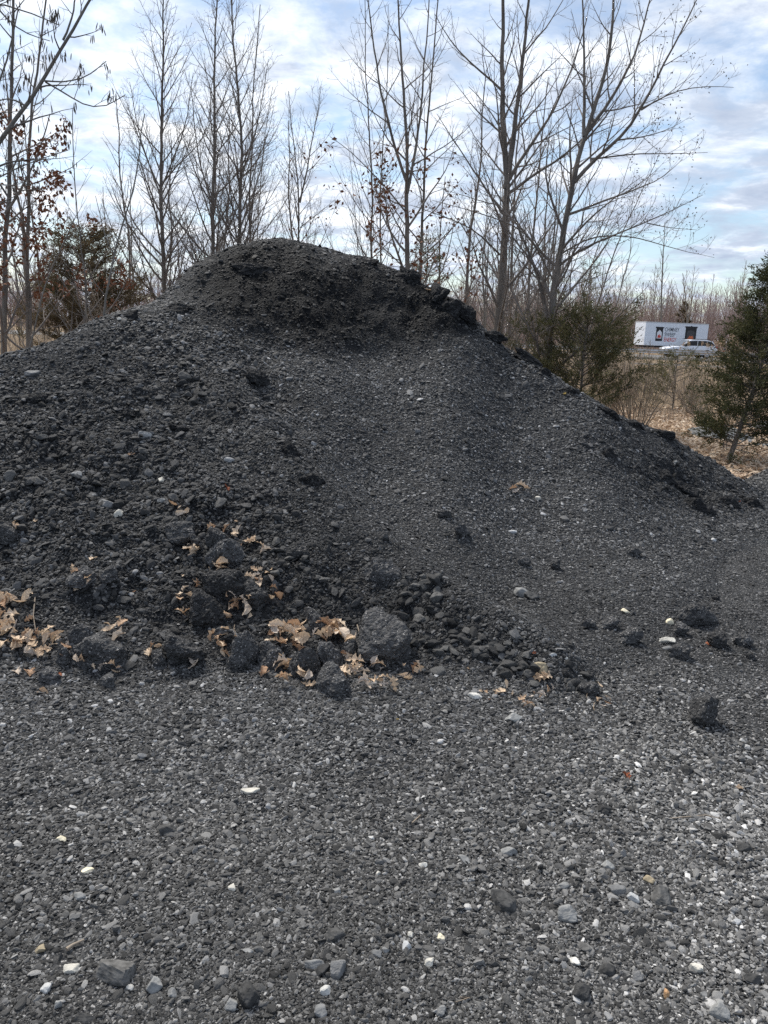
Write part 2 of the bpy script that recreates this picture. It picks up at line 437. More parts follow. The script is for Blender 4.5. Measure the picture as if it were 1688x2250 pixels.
def slope_march():
    pts, crest = [], []
    for px, (toe, segs) in COLS.items():
        d = ray(px, toe); t = CAMZ / -d[2]; p = d * t; Y, z = p[1], 0.0
        col = [(d[0] * t, Y, 0.0)]
        for py, s in segs:
            d = ray(px, py); e = d[2] / d[1]
            Yn = (z - s * Y - CAMZ) / (e - s)
            z = CAMZ + e * Yn; Y = Yn
            col.append((d[0] / d[1] * Y, Y, z))
        for f in (.4, .8, 1.3, 2.0):        # level yard in front of the toe
            if col[0][1] - f > .8:
                k = (col[0][1] - f) / col[0][1]
                pts.append((col[0][0] * k, col[0][1] - f, -.06 * f))
        pts += col
        c = np.array(col[-1]); h = c[:2] / np.linalg.norm(c[:2])
        for dd, dz in ((.25, .05), (.6, .25), (1.1, .6), (1.8, 1.1), (2.8, 1.8), (4.0, 2.7)):
            zz = c[2] - dz
            pts.append((c[0] + h[0] * dd, c[1] + h[1] * dd, max(zz, -.25)))
        crest.append((px, round(float(c[1]), 2), round(float(c[2]), 2)))
    print('crest', crest)
    return np.array(pts)
CP = slope_march()
def tps_fit(C, lam=2e-3):
    d2 = ((C[:, None, :2] - C[None, :, :2]) ** 2).sum(-1)
    K = .5 * d2 * np.log(d2 + 1e-9) + lam * np.eye(len(C))
    A = np.block([[K, np.c_[np.ones(len(C)), C[:, :2]]], [np.r_[np.ones((1, len(C))), C[:, :2].T], np.zeros((3, 3))]])
    return np.linalg.solve(A, np.r_[C[:, 2], 0, 0, 0])
TW = tps_fit(CP)
def tps(xy):
    out = np.empty(len(xy))
    for i in range(0, len(xy), 20000):
        q = xy[i:i + 20000]
        d2 = ((q[:, None] - CP[None, :, :2]) ** 2).sum(-1)
        out[i:i + 20000] = (.5 * d2 * np.log(d2 + 1e-9)) @ TW[:-3] + TW[-3] + q @ TW[-2:]
    return out

def blobs(px, py, lst):
    w = np.zeros(np.shape(px))
    for x, y, rx, ry, a in lst:
        w = np.maximum(w, a * np.exp(-(((px - x) / rx) ** 2 + ((py - y) / ry) ** 2) ** 2))
    return w
FACE = [(600, 640, 200, 105, 1), (760, 670, 260, 105, 1), (880, 690, 160, 80, 1), (580, 580, 150, 60, 1), (930, 640, 110, 60, 1)]
LOBE = [(120, 1150, 420, 330, 1), (330, 1250, 380, 260, 1), (600, 1330, 300, 150, 1), (880, 1380, 210, 110, 1), (1120, 1440, 150, 60, .9),
        (350, 900, 280, 180, .8), (620, 1000, 120, 90, .6)]
FANB = [(1480, 1230, 300, 210, 1), (1390, 1350, 240, 150, 1), (1650, 1350, 200, 260, .9), (1850, 1300, 250, 260, .8)]
RIMB = [(1010, 680, 110, 60, .8), (1130, 780, 90, 50, .5), (1480, 1050, 120, 60, .9), (1600, 1090, 100, 40, .8), (1330, 980, 90, 50, .3)]

GX0, GX1, GY0, GY1, GD = -7.6, 6.6, 2.3, 13.2, .025
gx = np.arange(GX0, GX1, GD); gy = np.arange(GY0, GY1, GD)
XX, YY = np.meshgrid(gx, gy); gxy = np.stack([XX.ravel(), YY.ravel()], -1)
def yard_relief(xy):
    near = np.clip(1 - np.maximum(0, np.abs(xy[:, 0]) - 8) / 3, 0, 1) * np.clip(1 - np.maximum(0, xy[:, 1] - 11) / 3, 0, 1)
    return (.018 * fbm(xy * .8, 3, 5) + .008 * fbm(xy * 3.1, 3, 9) - .01) * near
h0 = tps(gxy)
edge = np.clip((gxy[:, 0] - GX0) / 1.6, 0, 1) * np.clip((GY1 - gxy[:, 1]) / 1.0, 0, 1) * np.clip((GX1 - gxy[:, 0]) / .8, 0, 1)
h0 = h0 * edge - .25 * (1 - edge)
gpx, gpy = proj(np.c_[gxy, h0])
wf, wl, wr = blobs(gpx, gpy, FACE), blobs(gpx, gpy, LOBE), blobs(gpx, gpy, RIMB)
rough = np.clip(.22 + .50 * wf + .7 * wl + .9 * wr, 0, 1.3)
up = np.clip(h0 / .25 + .15, 0, 1)
rug = (.055 * fbm(gxy * 1.9, 3, 21) + .030 * fbm(gxy * 5.5, 3, 33)) * rough
wv = worley(gxy * 6.0, 3); wv2 = worley(gxy * 13.0, 8)
rug = rug + (.5 - wv) * .055 * np.maximum(wf * .55, np.maximum(wl * .55, wr)) + (.5 - wv2) * .022 * rough + .010 * fbm(gxy * 14, 2, 44) * rough
def near_line(px, py, line):
    best = np.full(px.shape, 1e9)
    for (x0, y0), (x1, y1) in zip(line[:-1], line[1:]):
        L2 = (x1 - x0) ** 2 + (y1 - y0) ** 2
        t = np.clip(((px - x0) * (x1 - x0) + (py - y0) * (y1 - y0)) / L2, 0, 1)
        best = np.minimum(best, np.hypot(px - x0 - t * (x1 - x0), py - y0 - t * (y1 - y0)))
    return best
spur = np.exp(-(near_line(gpx, gpy, [(480, 880), (590, 960), (690, 1070), (800, 1190), (950, 1290), (1090, 1390), (1220, 1470)]) / 48) ** 2)
gully = np.exp(-(near_line(gpx, gpy, [(600, 880), (720, 1000), (830, 1110), (960, 1210), (1090, 1310)]) / 45) ** 2)
scarp = np.exp(-(near_line(gpx, gpy, [(440, 600), (560, 590), (690, 620), (800, 600), (900, 640)]) / 30) ** 2)
foot = np.exp(-(near_line(gpx, gpy, [(520, 740), (640, 775), (780, 785), (920, 770), (1010, 720)]) / 26) ** 2)
h0 = h0 + .11 * spur - .07 * gully + .05 * scarp - .025 * foot * (h0 > .5)
hp = h0 + rug * up + - .02 * np.clip(-h0 / .06, 0, 1)
hp = np.maximum(hp, -.12)
hyard = yard_relief(gxy)
HS = np.maximum(hp, hyard).reshape(XX.shape)
HP = hp.reshape(XX.shape); H0 = h0.reshape(XX.shape)
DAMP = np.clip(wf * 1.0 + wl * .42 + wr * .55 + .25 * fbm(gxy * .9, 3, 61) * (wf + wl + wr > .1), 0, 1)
def bil(G, x, y):
    fx = np.clip((np.asarray(x) - GX0) / GD, 0, G.shape[1] - 1.001); fy = np.clip((np.asarray(y) - GY0) / GD, 0, G.shape[0] - 1.001)
    i, j = fx.astype(int), fy.astype(int); a, b = fx - i, fy - j
    return G[j, i] * (1 - a) * (1 - b) + G[j, i + 1] * a * (1 - b) + G[j + 1, i] * (1 - a) * b + G[j + 1, i + 1] * a * b
def surf(x, y):
    x, y = np.asarray(x, float), np.asarray(y, float)
    inside = (x > GX0) & (x < GX1 - GD * 2) & (y > GY0) & (y < GY1 - GD * 2)
    return np.where(inside, bil(HS, x, y), yard_relief(np.stack([x.ravel(), y.ravel()], -1)).reshape(x.shape))
def normal(x, y, e=.06):
    n = np.stack([(surf(x - e, y) - surf(x + e, y)) / (2 * e), (surf(x, y - e) - surf(x, y + e)) / (2 * e), np.ones_like(np.asarray(x, float))], -1)
    return n / np.linalg.norm(n, axis=-1, keepdims=True)
def hit(px, py):
    """First meeting of pixel rays with the yard and pile."""
    d = ray(np.atleast_1d(np.asarray(px, float)), np.atleast_1d(np.asarray(py, float)))
    ys = np.arange(1.1, 13.0, .015)
    x = d[:, :1] / d[:, 1:2] * ys; z = CAMZ + d[:, 2:] / d[:, 1:2] * ys
    s = surf(x, np.broadcast_to(ys, x.shape))
    k = np.argmax(z < s, axis=1); ok = (z < s).any(axis=1)
    yy = ys[k]
    return np.stack([d[:, 0] / d[:, 1] * yy, yy, s[np.arange(len(k)), k]], -1), ok

def grid_faces(mask, ny, nx):
    i = np.arange(ny * nx).reshape(ny, nx)
    f = np.stack([i[:-1, :-1], i[:-1, 1:], i[1:, 1:], i[1:, :-1]], -1).reshape(-1, 4)
    return f[mask[f].any(1)]
pm = hp > -.03
F = grid_faces(pm, len(gy), len(gx))
used = np.unique(F); remap = np.zeros(len(hp), int); remap[used] = np.arange(len(used))
me = mesh('millings_pile', np.c_[gxy, hp][used], remap[F], smooth=True, mats=[M['pile']])
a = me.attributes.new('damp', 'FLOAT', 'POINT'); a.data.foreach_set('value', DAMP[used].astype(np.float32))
pile = tag(link('millings_pile', me), 'great dark heap of ground-up asphalt millings rising behind the gravel yard', 'pile')

# ------------------------------------------------------------------ ground: one sheet to the horizon
def graded():
    f = np.arange(-12, 12.01, .12)
    out = 12 + np.cumsum(.12 * 1.09 ** np.arange(1, 78))
    return np.r_[-out[::-1], f, out]
ax = graded(); ay = graded() + 7
AX, AY = np.meshgrid(ax, ay); axy = np.stack([AX.ravel(), AY.ravel()], -1)
az = yard_relief(axy)
far = np.clip((axy[:, 1] - 14) / 20, 0, 1) * np.clip((62 - axy[:, 1]) / 20, 0, 1)
az = az + far * (.10 * fbm(axy * .12, 3, 77) - .12)
def ground_material():
    m = millings_material('ground_mix', (.020, .021, .022), (.060, .060, .061), (.32, .31, .30), 60, .012, .08)
    t = m.node_tree; L = t.links.new; b = t.nodes['Principled BSDF']
    yard = b.inputs['Base Color'].links[0].from_socket
    tc = N(t, 'ShaderNodeTexCoord'); sp = N(t, 'ShaderNodeSeparateXYZ'); L(tc.outputs['Object'], sp.inputs[0])
    n = N(t, 'ShaderNodeTexNoise'); n.inputs['Scale'].default_value = .7; n.inputs['Detail'].default_value = 6; L(tc.outputs['Object'], n.inputs['Vector'])
    n2 = N(t, 'ShaderNodeTexNoise'); n2.inputs['Scale'].default_value = 9; n2.inputs['Detail'].default_value = 6; L(tc.outputs['Object'], n2.inputs['Vector'])
    e = math_n(t, 'ADD', sp.outputs['Y'], math_n(t, 'MULTIPLY', n.outputs['Fac'], 1.6))
    k = ramp(t, [(.0, 0), (1, 1)]); mr = N(t, 'ShaderNodeMapRange'); mr.inputs[1].default_value = 10.3; mr.inputs[2].default_value = 10.8
    L(e, mr.inputs[0])
    soil = ramp(t, [(.3, (.10, .068, .042)), (.5, (.22, .155, .095)), (.7, (.36, .27, .17))]); L(n2.outputs['Fac'], soil.inputs[0])
    mx = N(t, 'ShaderNodeMix', data_type='RGBA'); L(mr.outputs[0], mx.inputs[0]); L(yard, mx.inputs[6]); L(soil.outputs[0], mx.inputs[7])
    L(mx.outputs[2], b.inputs['Base Color'])
    return m
M['ground'] = ground_material()
me = mesh('ground', np.c_[axy, az], grid_faces(np.ones(len(axy), bool), len(ay), len(ax)), smooth=True, mats=[M['ground']])
tag(link('ground', me), kind='structure')

# ------------------------------------------------------------------ loose stone: chips by the hundred thousand
def rock_shape(seed, flat=.62, sub=3, planes=13, p=9, noise=.05):
    """An angular stone with slightly rounded edges: an icosphere cut by soft planes."""
    r = np.random.default_rng(seed)
    bm = bmesh.new(); bmesh.ops.create_icosphere(bm, subdivisions=sub, radius=1)
    V = np.array([v.co[:] for v in bm.verts]); F = np.array([[v.index for v in f.verts] for f in bm.faces]); bm.free()
    n = r.normal(size=(planes, 3)); n = np.r_[n, -n[:5] + r.normal(0, .35, (5, 3))]; n /= np.linalg.norm(n, axis=1, keepdims=True)
    d = r.uniform(.62, 1.0, len(n))
    q = (np.maximum(V @ n.T, 0) / d) ** p
    V = V * np.minimum((q.sum(1) + 1e-9) ** (-1 / p), 1.35)[:, None]
    V = V * (1 + noise * fbm(V * 3 + seed, 3, seed) + noise * .5 * fbm(V * 9 + seed, 2, seed + 1))[:, None]
    return V * np.array([1.0, .65 + .3 * r.random(), flat * (.75 + .5 * r.random())]), F
stone_kinds = bpy.data.collections.new('stone_kinds')
for k in range(10):
    V, F = rock_shape(100 + k, .40 + .035 * k, 2, 9, 26, .025)
    stone_kinds.objects.link(bpy.data.objects.new('chip', mesh('chip', V, F)))
def scatter_group(name, material):
    g = bpy.data.node_groups.new(name, 'GeometryNodeTree')
    g.interface.new_socket('Geometry', in_out='INPUT', socket_type='NodeSocketGeometry')
    g.interface.new_socket('Geometry', in_out='OUTPUT', socket_type='NodeSocketGeometry')
    gi, go = g.nodes.new('NodeGroupInput'), g.nodes.new('NodeGroupOutput')
    ci = g.nodes.new('GeometryNodeCollectionInfo'); ci.inputs['Collection'].default_value = stone_kinds
    ci.inputs['Separate Children'].default_value = True; ci.inputs['Reset Children'].default_value = True
    ip = g.nodes.new('GeometryNodeInstanceOnPoints'); ip.inputs['Pick Instance'].default_value = True
    sm = g.nodes.new('GeometryNodeSetMaterial'); sm.inputs['Material'].default_value = material
    def attr(n, t):
        a = g.nodes.new('GeometryNodeInputNamedAttribute'); a.data_type = t; a.inputs['Name'].default_value = n; return a.outputs['Attribute']
    L = g.links.new
    L(gi.outputs[0], ip.inputs['Points']); L(ci.outputs[0], sm.inputs['Geometry']); L(sm.outputs[0], ip.inputs['Instance'])
    L(attr('kind_index', 'INT'), ip.inputs['Instance Index'])
    L(attr('turn', 'FLOAT_VECTOR'), ip.inputs['Rotation']); L(attr('size', 'FLOAT_VECTOR'), ip.inputs['Scale'])
    L(ip.outputs[0], go.inputs[0])
    return g
def euler_from_normals(nrm, spin, jit):
    """Euler XYZ turning a flat chip to lie on the slope, spun and jittered."""
    n = len(nrm)
    nn = nrm + rng.normal(size=(n, 3)) * jit[:, None]; nn /= np.linalg.norm(nn, axis=1, keepdims=True)
    xa = np.stack([np.cos(spin), np.sin(spin), np.zeros(n)], -1)
    xa -= nn * (xa * nn).sum(1, keepdims=True); xa /= np.linalg.norm(xa, axis=1, keepdims=True)
    ya = np.cross(nn, xa)
    Rm = np.stack([xa, ya, nn], -1)
    return np.stack([np.arctan2(Rm[:, 2, 1], Rm[:, 2, 2]), np.arcsin(np.clip(-Rm[:, 2, 0], -1, 1)), np.arctan2(Rm[:, 1, 0], Rm[:, 0, 0])], -1)
def scatter(name, pts, rot, scl, tone, material, parent=None):
    me = bpy.data.meshes.new(name)
    me.vertices.add(len(pts)); me.vertices.foreach_set('co', pts.astype(np.float32).ravel())
    for nm, ty, arr, f in (('turn', 'FLOAT_VECTOR', rot, 'vector'), ('size', 'FLOAT_VECTOR', scl, 'vector')):
        a = me.attributes.new(nm, ty, 'POINT'); a.data.foreach_set(f, arr.astype(np.float32).ravel())
    a = me.attributes.new('tone', 'FLOAT', 'POINT'); a.data.foreach_set('value', tone.astype(np.float32))
    a = me.attributes.new('kind_index', 'INT', 'POINT'); a.data.foreach_set('value', rng.integers(0, 10, len(pts)).astype(np.int32))
    o = link(name, me, parent)
    md = o.modifiers.new('scatter', 'NODES'); md.node_group = scatter_group(name, material)
    o['kind'] = 'stuff'
    return o
def gravel():
    n = 600000
    r = np.exp(rng.uniform(math.log(1.2), math.log(11.0), n)); az_ = rng.uniform(-math.radians(37), math.radians(37), n)
    ne = 90000
    r = np.r_[r, np.exp(rng.uniform(math.log(1.2), math.log(5.5), ne))]; az_ = np.r_[az_, rng.choice([-1, 1], ne) * rng.uniform(math.radians(37), math.radians(58), ne)]; n += ne
    x, y = r * np.sin(az_), r * np.cos(az_)
    ok = (x > GX0 + .2) & (x < GX1 - .3) & (y > 1.1) & ~((y > 9.0) & (x > 3.6) & (rng.random(n) < np.clip((y - 9.0) / .7, 0, 1)))
    x, y, r = x[ok], y[ok], r[ok]
    sx, sy = [], []
    for cx, cy, a, b in SKIRT:                      # crumbs fallen round each clod
        m = int(90 * min(1, a / .1) + 30); th = rng.uniform(0, 6.28, m); q = .85 + np.abs(rng.normal(0, .22, m))
        sx.append(cx + a * q * np.cos(th)); sy.append(cy + b * q * np.sin(th))
    sx = np.concatenate(sx); sy = np.concatenate(sy); ns = len(sx)
    x = np.r_[x, sx]; y = np.r_[y, sy]; r = np.hypot(x, y)
    z = surf(x, y); onp = bil(HP, x, y) > yard_relief(np.stack([x, y], -1)) + .004 + .03 * rng.random(len(x))
    onp &= (y > GY0)
    px, py = proj(np.stack([x, y, z], -1))
    fan = blobs(px, py, FANB)
    spill = ~onp & (rng.random(len(x)) < np.maximum(fan ** .5 * 1.05, np.clip(1 + bil(H0, x, y) / .10, 0, .9) * (y > GY0)))
    lobe, face, rim = blobs(px, py, LOBE), blobs(px, py, FACE), blobs(px, py, RIMB)
    # keep stones on the slopes one can see and just beyond the crest
    keep = rng.random(len(x)) < np.where(face > .3, .5, 1.0)
    crumb = np.arange(len(x)) >= len(x) - ns
    nr = normal(x, y)
    toward = (nr * np.stack([-x, -y, CAMZ - z], -1)).sum(1) > -1.2
    keep &= toward
    size = np.where(onp, .00105 * r + .0024 * lobe * (r / 5), np.clip(.0020 * r, .0031, .0053))
    size = size * (1 - .25 * fan * ~onp)
    size = np.clip(size, .0029, .018) * np.exp(rng.normal(0, .40, len(x)))
    big = rng.random(len(x)) < np.where(onp, .006 + .035 * lobe, .012)
    size = np.where(big, size * rng.uniform(1.7, 3.0, len(x)), size)
    size = np.minimum(size, np.where(onp, .034, .017))
    patch = fbm(np.stack([x, y], -1) * 1.6, 3, 71)
    keep &= rng.random(len(x)) < np.clip(.95 + patch * .35, .45, 1)
    scl = size[:, None] * np.stack([rng.uniform(.9, 1.35, len(x)), rng.uniform(.7, 1.05, len(x)), rng.uniform(.55, 1.0, len(x))], -1)
    rot = euler_from_normals(nr, rng.uniform(-3.14, 3.14, len(x)), np.where(onp, .22 + .25 * lobe, .38))
    pts = np.stack([x, y, z], -1) + nr * (size * .22)[:, None]
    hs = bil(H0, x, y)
    tone = np.where(onp, .93 - .12 * np.clip(hs / .6, 0, 1), 1 - .27 * np.clip(1 + hs / .20, 0, 1))  # per-chip tone factor: pile darker with height, yard darker near the toe
    tone = tone * (1 - .82 * np.clip(face, 0, 1)) * (1 - .40 * lobe) * (1 - .35 * rim)  # damp face darkest; lobe and rim chips also darkened by region
    tone = np.where(spill, .88, tone)
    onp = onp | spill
    tone = np.where(crumb, tone * .7, tone)
    tone = tone * np.clip(1 + .30 * fbm(np.stack([x, y], -1) * .7, 3, 88), .6, 1.4)
    a = keep & ~onp; b = keep & onp
    print('gravel', a.sum(), 'pile chips', b.sum())
    scatter('gravel', pts[a], rot[a], scl[a], tone[a], M['yard_stone'])
    scatter('loose_stones', pts[b], rot[b], scl[b], tone[b], M['pile_stone'], pile)

# ------------------------------------------------------------------ clods and stones one can point at
def lump(seed, sub=4, stretch=(1, 1, .72), amp=.24, grain=.10, gscale=7.0):
    V, F = rock_shape(seed * 7 + 1, 1.0, sub, 9, 7, .0)
    s = seed * 3.71; nV = V / np.linalg.norm(V, axis=1, keepdims=True)
    d = 1 + amp * .55 * fbm(nV * 1.6 + s, 3, seed) + .06 * fbm(nV * 5 + s, 2, seed + 5) - grain * .62 * (worley(nV * gscale + s, seed) - .45) - grain * .55 * (worley(nV * gscale * 2.3 + s, seed + 3) - .45)
    V = V * d[:, None]; V[:, 2] = np.where(V[:, 2] < -.35, -.35 + (V[:, 2] + .35) * .35, V[:, 2])
    return V * np.array(stretch), F
SKIRT = []
def place(name, px, py, w, h, label, cat, material, kind='clod', group=None, seed=0, sink=.28, tilt=None, zlift=0.0):
    """A lump as wide and as high as the photograph shows it, sitting where its foot meets the surface."""
    p, ok = hit(px, py + h * .38); p = p[0]
    d = np.linalg.norm(p - [0, 0, CAMZ]); s = d / FPX
    W_, H_ = w * s, h * s
    if kind == 'crust' and 104 <= seed <= 116: W_ *= 1.0; H_ *= 1.05
    if kind == 'clod': W_ *= 1.05; H_ *= 1.3 if px < 950 else 1.1
    rr = np.random.default_rng(seed + 900)
    if kind == 'clod':
        big = w > 60
        V, F = lump(seed, 5 if big else 4, (1, .75 + .25 * rr.random(), 1), .26, .11, 8 if big else 6)
    elif kind == 'crust':
        V, F = lump(seed, 5 if w > 50 else 4, (1, .8, 1), .42, .16, 6)
    else:
        V, F = rock_shape(seed + 300, .6, 4 if w > 24 else 3, 9, 18, .05)
    V = V / (np.ptp(V, axis=0)[None] / 2)
    depth = min(W_, max(H_ * 1.15, W_ * .6))
    half = np.array([W_ / 2, depth / 2, H_ / 2 * 1.0])
    V = V * half
    rz = rr.uniform(-.35, .35) if kind != 'stone' else rr.uniform(-3, 3) * .2
    c, s_ = math.cos(rz), math.sin(rz)
    V = V @ np.array([[c, s_, 0], [-s_, c, 0], [0, 0, 1]])
    if tilt is not None: V = V @ np.array(Matrix.Rotation(math.radians(tilt), 3, 'Y')).T
    if kind in ('clod', 'crust'): SKIRT.append((p[0], p[1] + depth * .18, W_ / 2, depth / 2))
    o = link(name, mesh(name, V, F, False, [material]))
    o.location = (p[0], p[1] + depth * .18, p[2] + H_ * (.5 - sink) + zlift)
    return tag(o, label, cat, group)
C, ST = 'clod', 'stone'
clods = [  # px, py, w, h, label
    (210, 1437, 122, 66, 'broad rounded black clod with tan leaves heaped against its end'),
    (138, 1450, 36, 36, 'small black clod wedged beside the broad rounded clod'),
    (172, 1400, 70, 34, 'low crumbly clod just above the broad rounded clod'),
    (392, 1434, 88, 56, 'black overhanging clod with russet leaves under its lip'),
    (348, 1452, 36, 28, 'smooth dark lump leaning on the overhanging clod'),
    (232, 1503, 50, 24, 'flat crumbling clod on the gravel below the broad rounded clod'),
    (103, 1490, 48, 28, 'crumbled dark clod on the gravel beside two pale leaves'),
    (398, 1176, 72, 44, 'dark clod beneath the bleached leaf clump, topmost of the chain'),
    (436, 1196, 36, 32, 'small round clod tucked between two larger ones on the slope'),
    (473, 1188, 48, 42, 'tall clod just under the reddish leaves on the slope'),
    (513, 1213, 64, 46, 'black clod with tan leaves behind it and dark shaded foot'),
    (474, 1228, 56, 44, 'clod beside the long forked tan leaf on the slope'),
    (490, 1290, 116, 54, 'wide slab-like clod overhanging a pocket of leaves'),
    (452, 1347, 84, 64, 'rounded clod below the wide slab-like clod'),
    (562, 1308, 66, 46, 'clod with a half-circle of tan leaves around its back'),
    (488, 1392, 46, 24, 'low clod under the leaf-filled pocket'),
    (533, 1440, 64, 70, 'upright lumpy clod beside a bleached bark chip'),
    (594, 1448, 62, 54, 'lumpy clod joined to the upright one beside the leaf heap'),
    (670, 1460, 68, 64, 'round clod standing in front of the biggest leaf heap'),
    (724, 1446, 58, 56, 'round clod behind the front pair, ringed by leaves'),
    (733, 1505, 80, 58, 'round grainy clod lying out on the gravel, the nearest of the trio'),
    (842, 1420, 124, 92, 'largest clod, a big smooth-topped boulder of millings'),
    (770, 1432, 34, 36, 'small clod squeezed between a yellow leaf and the largest clod'),
    (692, 1368, 54, 36, 'crumbly clod just above the biggest leaf heap'),
    (500, 1408, 34, 20, 'small dark clod half buried in curled leaves'),
    (185, 1272, 60, 34, 'dark clod hooded by bleached leaves on the left slope'),
    (232, 1270, 44, 30, 'smooth rounded clod next to the leaf-hooded one'),
    (20, 1178, 46, 34, 'dark clod at the picture edge with leaves caught on it'),
    (834, 1254, 84, 44, 'black clod poking from the crest of the slumped lobe'),
    (655, 1218, 60, 40, 'dark lump above the tan leaf fan on the coarse slope'),
    (1527, 1358, 82, 44, 'long dark clod lying on the smooth fan with a cream chip at its end'),
    (1379, 1405, 50, 30, 'crumbled clod on the smooth fan beside pale plates'),
    (1342, 1374, 44, 22, 'low crumbly clod on the fan between two others'),
    (1296, 1373, 34, 20, 'small crumbly clod at the tail of the broken row on the fan'),
    (1495, 1437, 42, 34, 'dark clod below the two pale plates'),
    (1496, 1388, 30, 24, 'small dark clod between the long clod and the pale plates'),
    (1580, 1412, 36, 30, 'dark clod with a dark red leaf at its foot'),
    (1636, 1412, 36, 24, 'lone squat clod near the picture edge on the fan'),
    (1649, 1446, 18, 12, 'tiny clod pair member below the lone squat clod'),
    (1575, 1316, 16, 10, 'tiny dark clod above the long clod on the fan'),
    (1547, 1575, 56, 56, 'black upright chunk standing alone on the gravel'),
    (1297, 1522, 44, 30, 'dark clod at the tip of the stone spill beside pale leaf scraps'),
    (1297, 1487, 22, 18, 'small black clod above the tip of the stone spill'),
    (1245, 1487, 26, 20, 'small dark clod beside the tan block'),
    (1017, 1168, 40, 26, 'dark clod cluster in the middle of the smooth fan'),
    (980, 1132, 34, 16, 'flat dark clod high on the smooth fan'),
    (1222, 1244, 22, 20, 'small round clod with another just beside the grey one on the fan'),
    (840, 1180, 26, 16, 'small dark clod on the upper edge of the slumped lobe'),
    (1148, 1237, 30, 18, 'small flat clod pair on the smooth fan'),
    (1385, 1212, 44, 20, 'low grey-topped clod on the fan below the right rim'),
]
for i, (px, py, w, h, lb) in enumerate(clods):
    place('asphalt_clod', px, py, w, h, lb, 'clod', M['clod'], C, 'clods lying on the pile and yard', seed=i + 1, sink=.36 if px < 950 else .2)
crusts = [
    (548, 582, 96, 34, 'overhanging black crust just under the summit', -4), (392, 672, 90, 30, 'dark crust ledge low on the left shoulder', -6),
    (100, 725, 60, 18, 'ragged crust on the far left skyline of the pile', -8), (280, 690, 44, 22, 'knobbly crust breaking the left skyline', -10),
    (815, 574, 44, 16, 'flat crust block on the skyline right of the summit', 4), (905, 604, 74, 36, 'black crust bulge where the right rim begins', 30),
    (962, 642, 44, 42, 'tooth-like crust block standing up from the right rim', 25), (992, 668, 52, 44, 'jagged crust block below the tooth-like one', 34),
    (1026, 694, 66, 40, 'broken crust slab in the middle of the right rim', 36), (1078, 733, 62, 26, 'protruding crust slab with a square end on the right rim', 18),
    (1120, 757, 40, 16, 'thin crust sliver below the square-ended slab', 32), (1160, 785, 74, 24, 'long dark crust run on the lower right rim', 33),
    (1196, 815, 34, 18, 'crust knob ending the long dark run', 30), (1256, 858, 44, 20, 'dark crust beside the yellowish leaf on the rim', 26),
    (1340, 905, 60, 18, 'low dark crust on the rim near the bare shrub', 27), (1395, 930, 44, 18, 'crust hump on the lower rim over the leaf litter', 22),
    (1458, 952, 44, 24, 'last crust hump at the rim above the leaf litter', 15),
    (1340, 992, 44, 26, 'dark crust scar below the rim', 12), (1462, 1040, 66, 28, 'upper end of the dark broken edge at the right foot', 22),
    (1500, 1068, 60, 34, 'dark ledge in the broken edge at the right foot', 24), (1540, 1108, 84, 40, 'thickest black ledge of the broken edge', 16),
    (1600, 1098, 56, 28, 'black lump in the broken edge next to a red leaf', 10), (1650, 1100, 50, 28, 'dark lump right of the red leaf at the foot', 6),
    (560, 824, 66, 44, 'dark crusty bulge on the middle left face', 30), (640, 985, 70, 42, 'black crust hollow at the head of the lobe', 22),
    (690, 1050, 60, 34, 'dark crust patch below the black hollow', 28), (395, 940, 60, 22, 'dark crust patch on the coarse left slope', 4),
    (270, 905, 66, 22, 'dark lumpy patch high on the coarse left slope', 0), (95, 870, 60, 24, 'dark lumpy patch near the left edge of the pile', 0),
]
for i, (px, py, w, h, lb, tl) in enumerate(crusts):
    place('crust_block', px, py, w, h, lb, 'crust', M['crust'], 'crust', 'crust blocks breaking from the pile', seed=100 + i, sink=.47 if 4 <= i <= 16 else .56, tilt=tl)

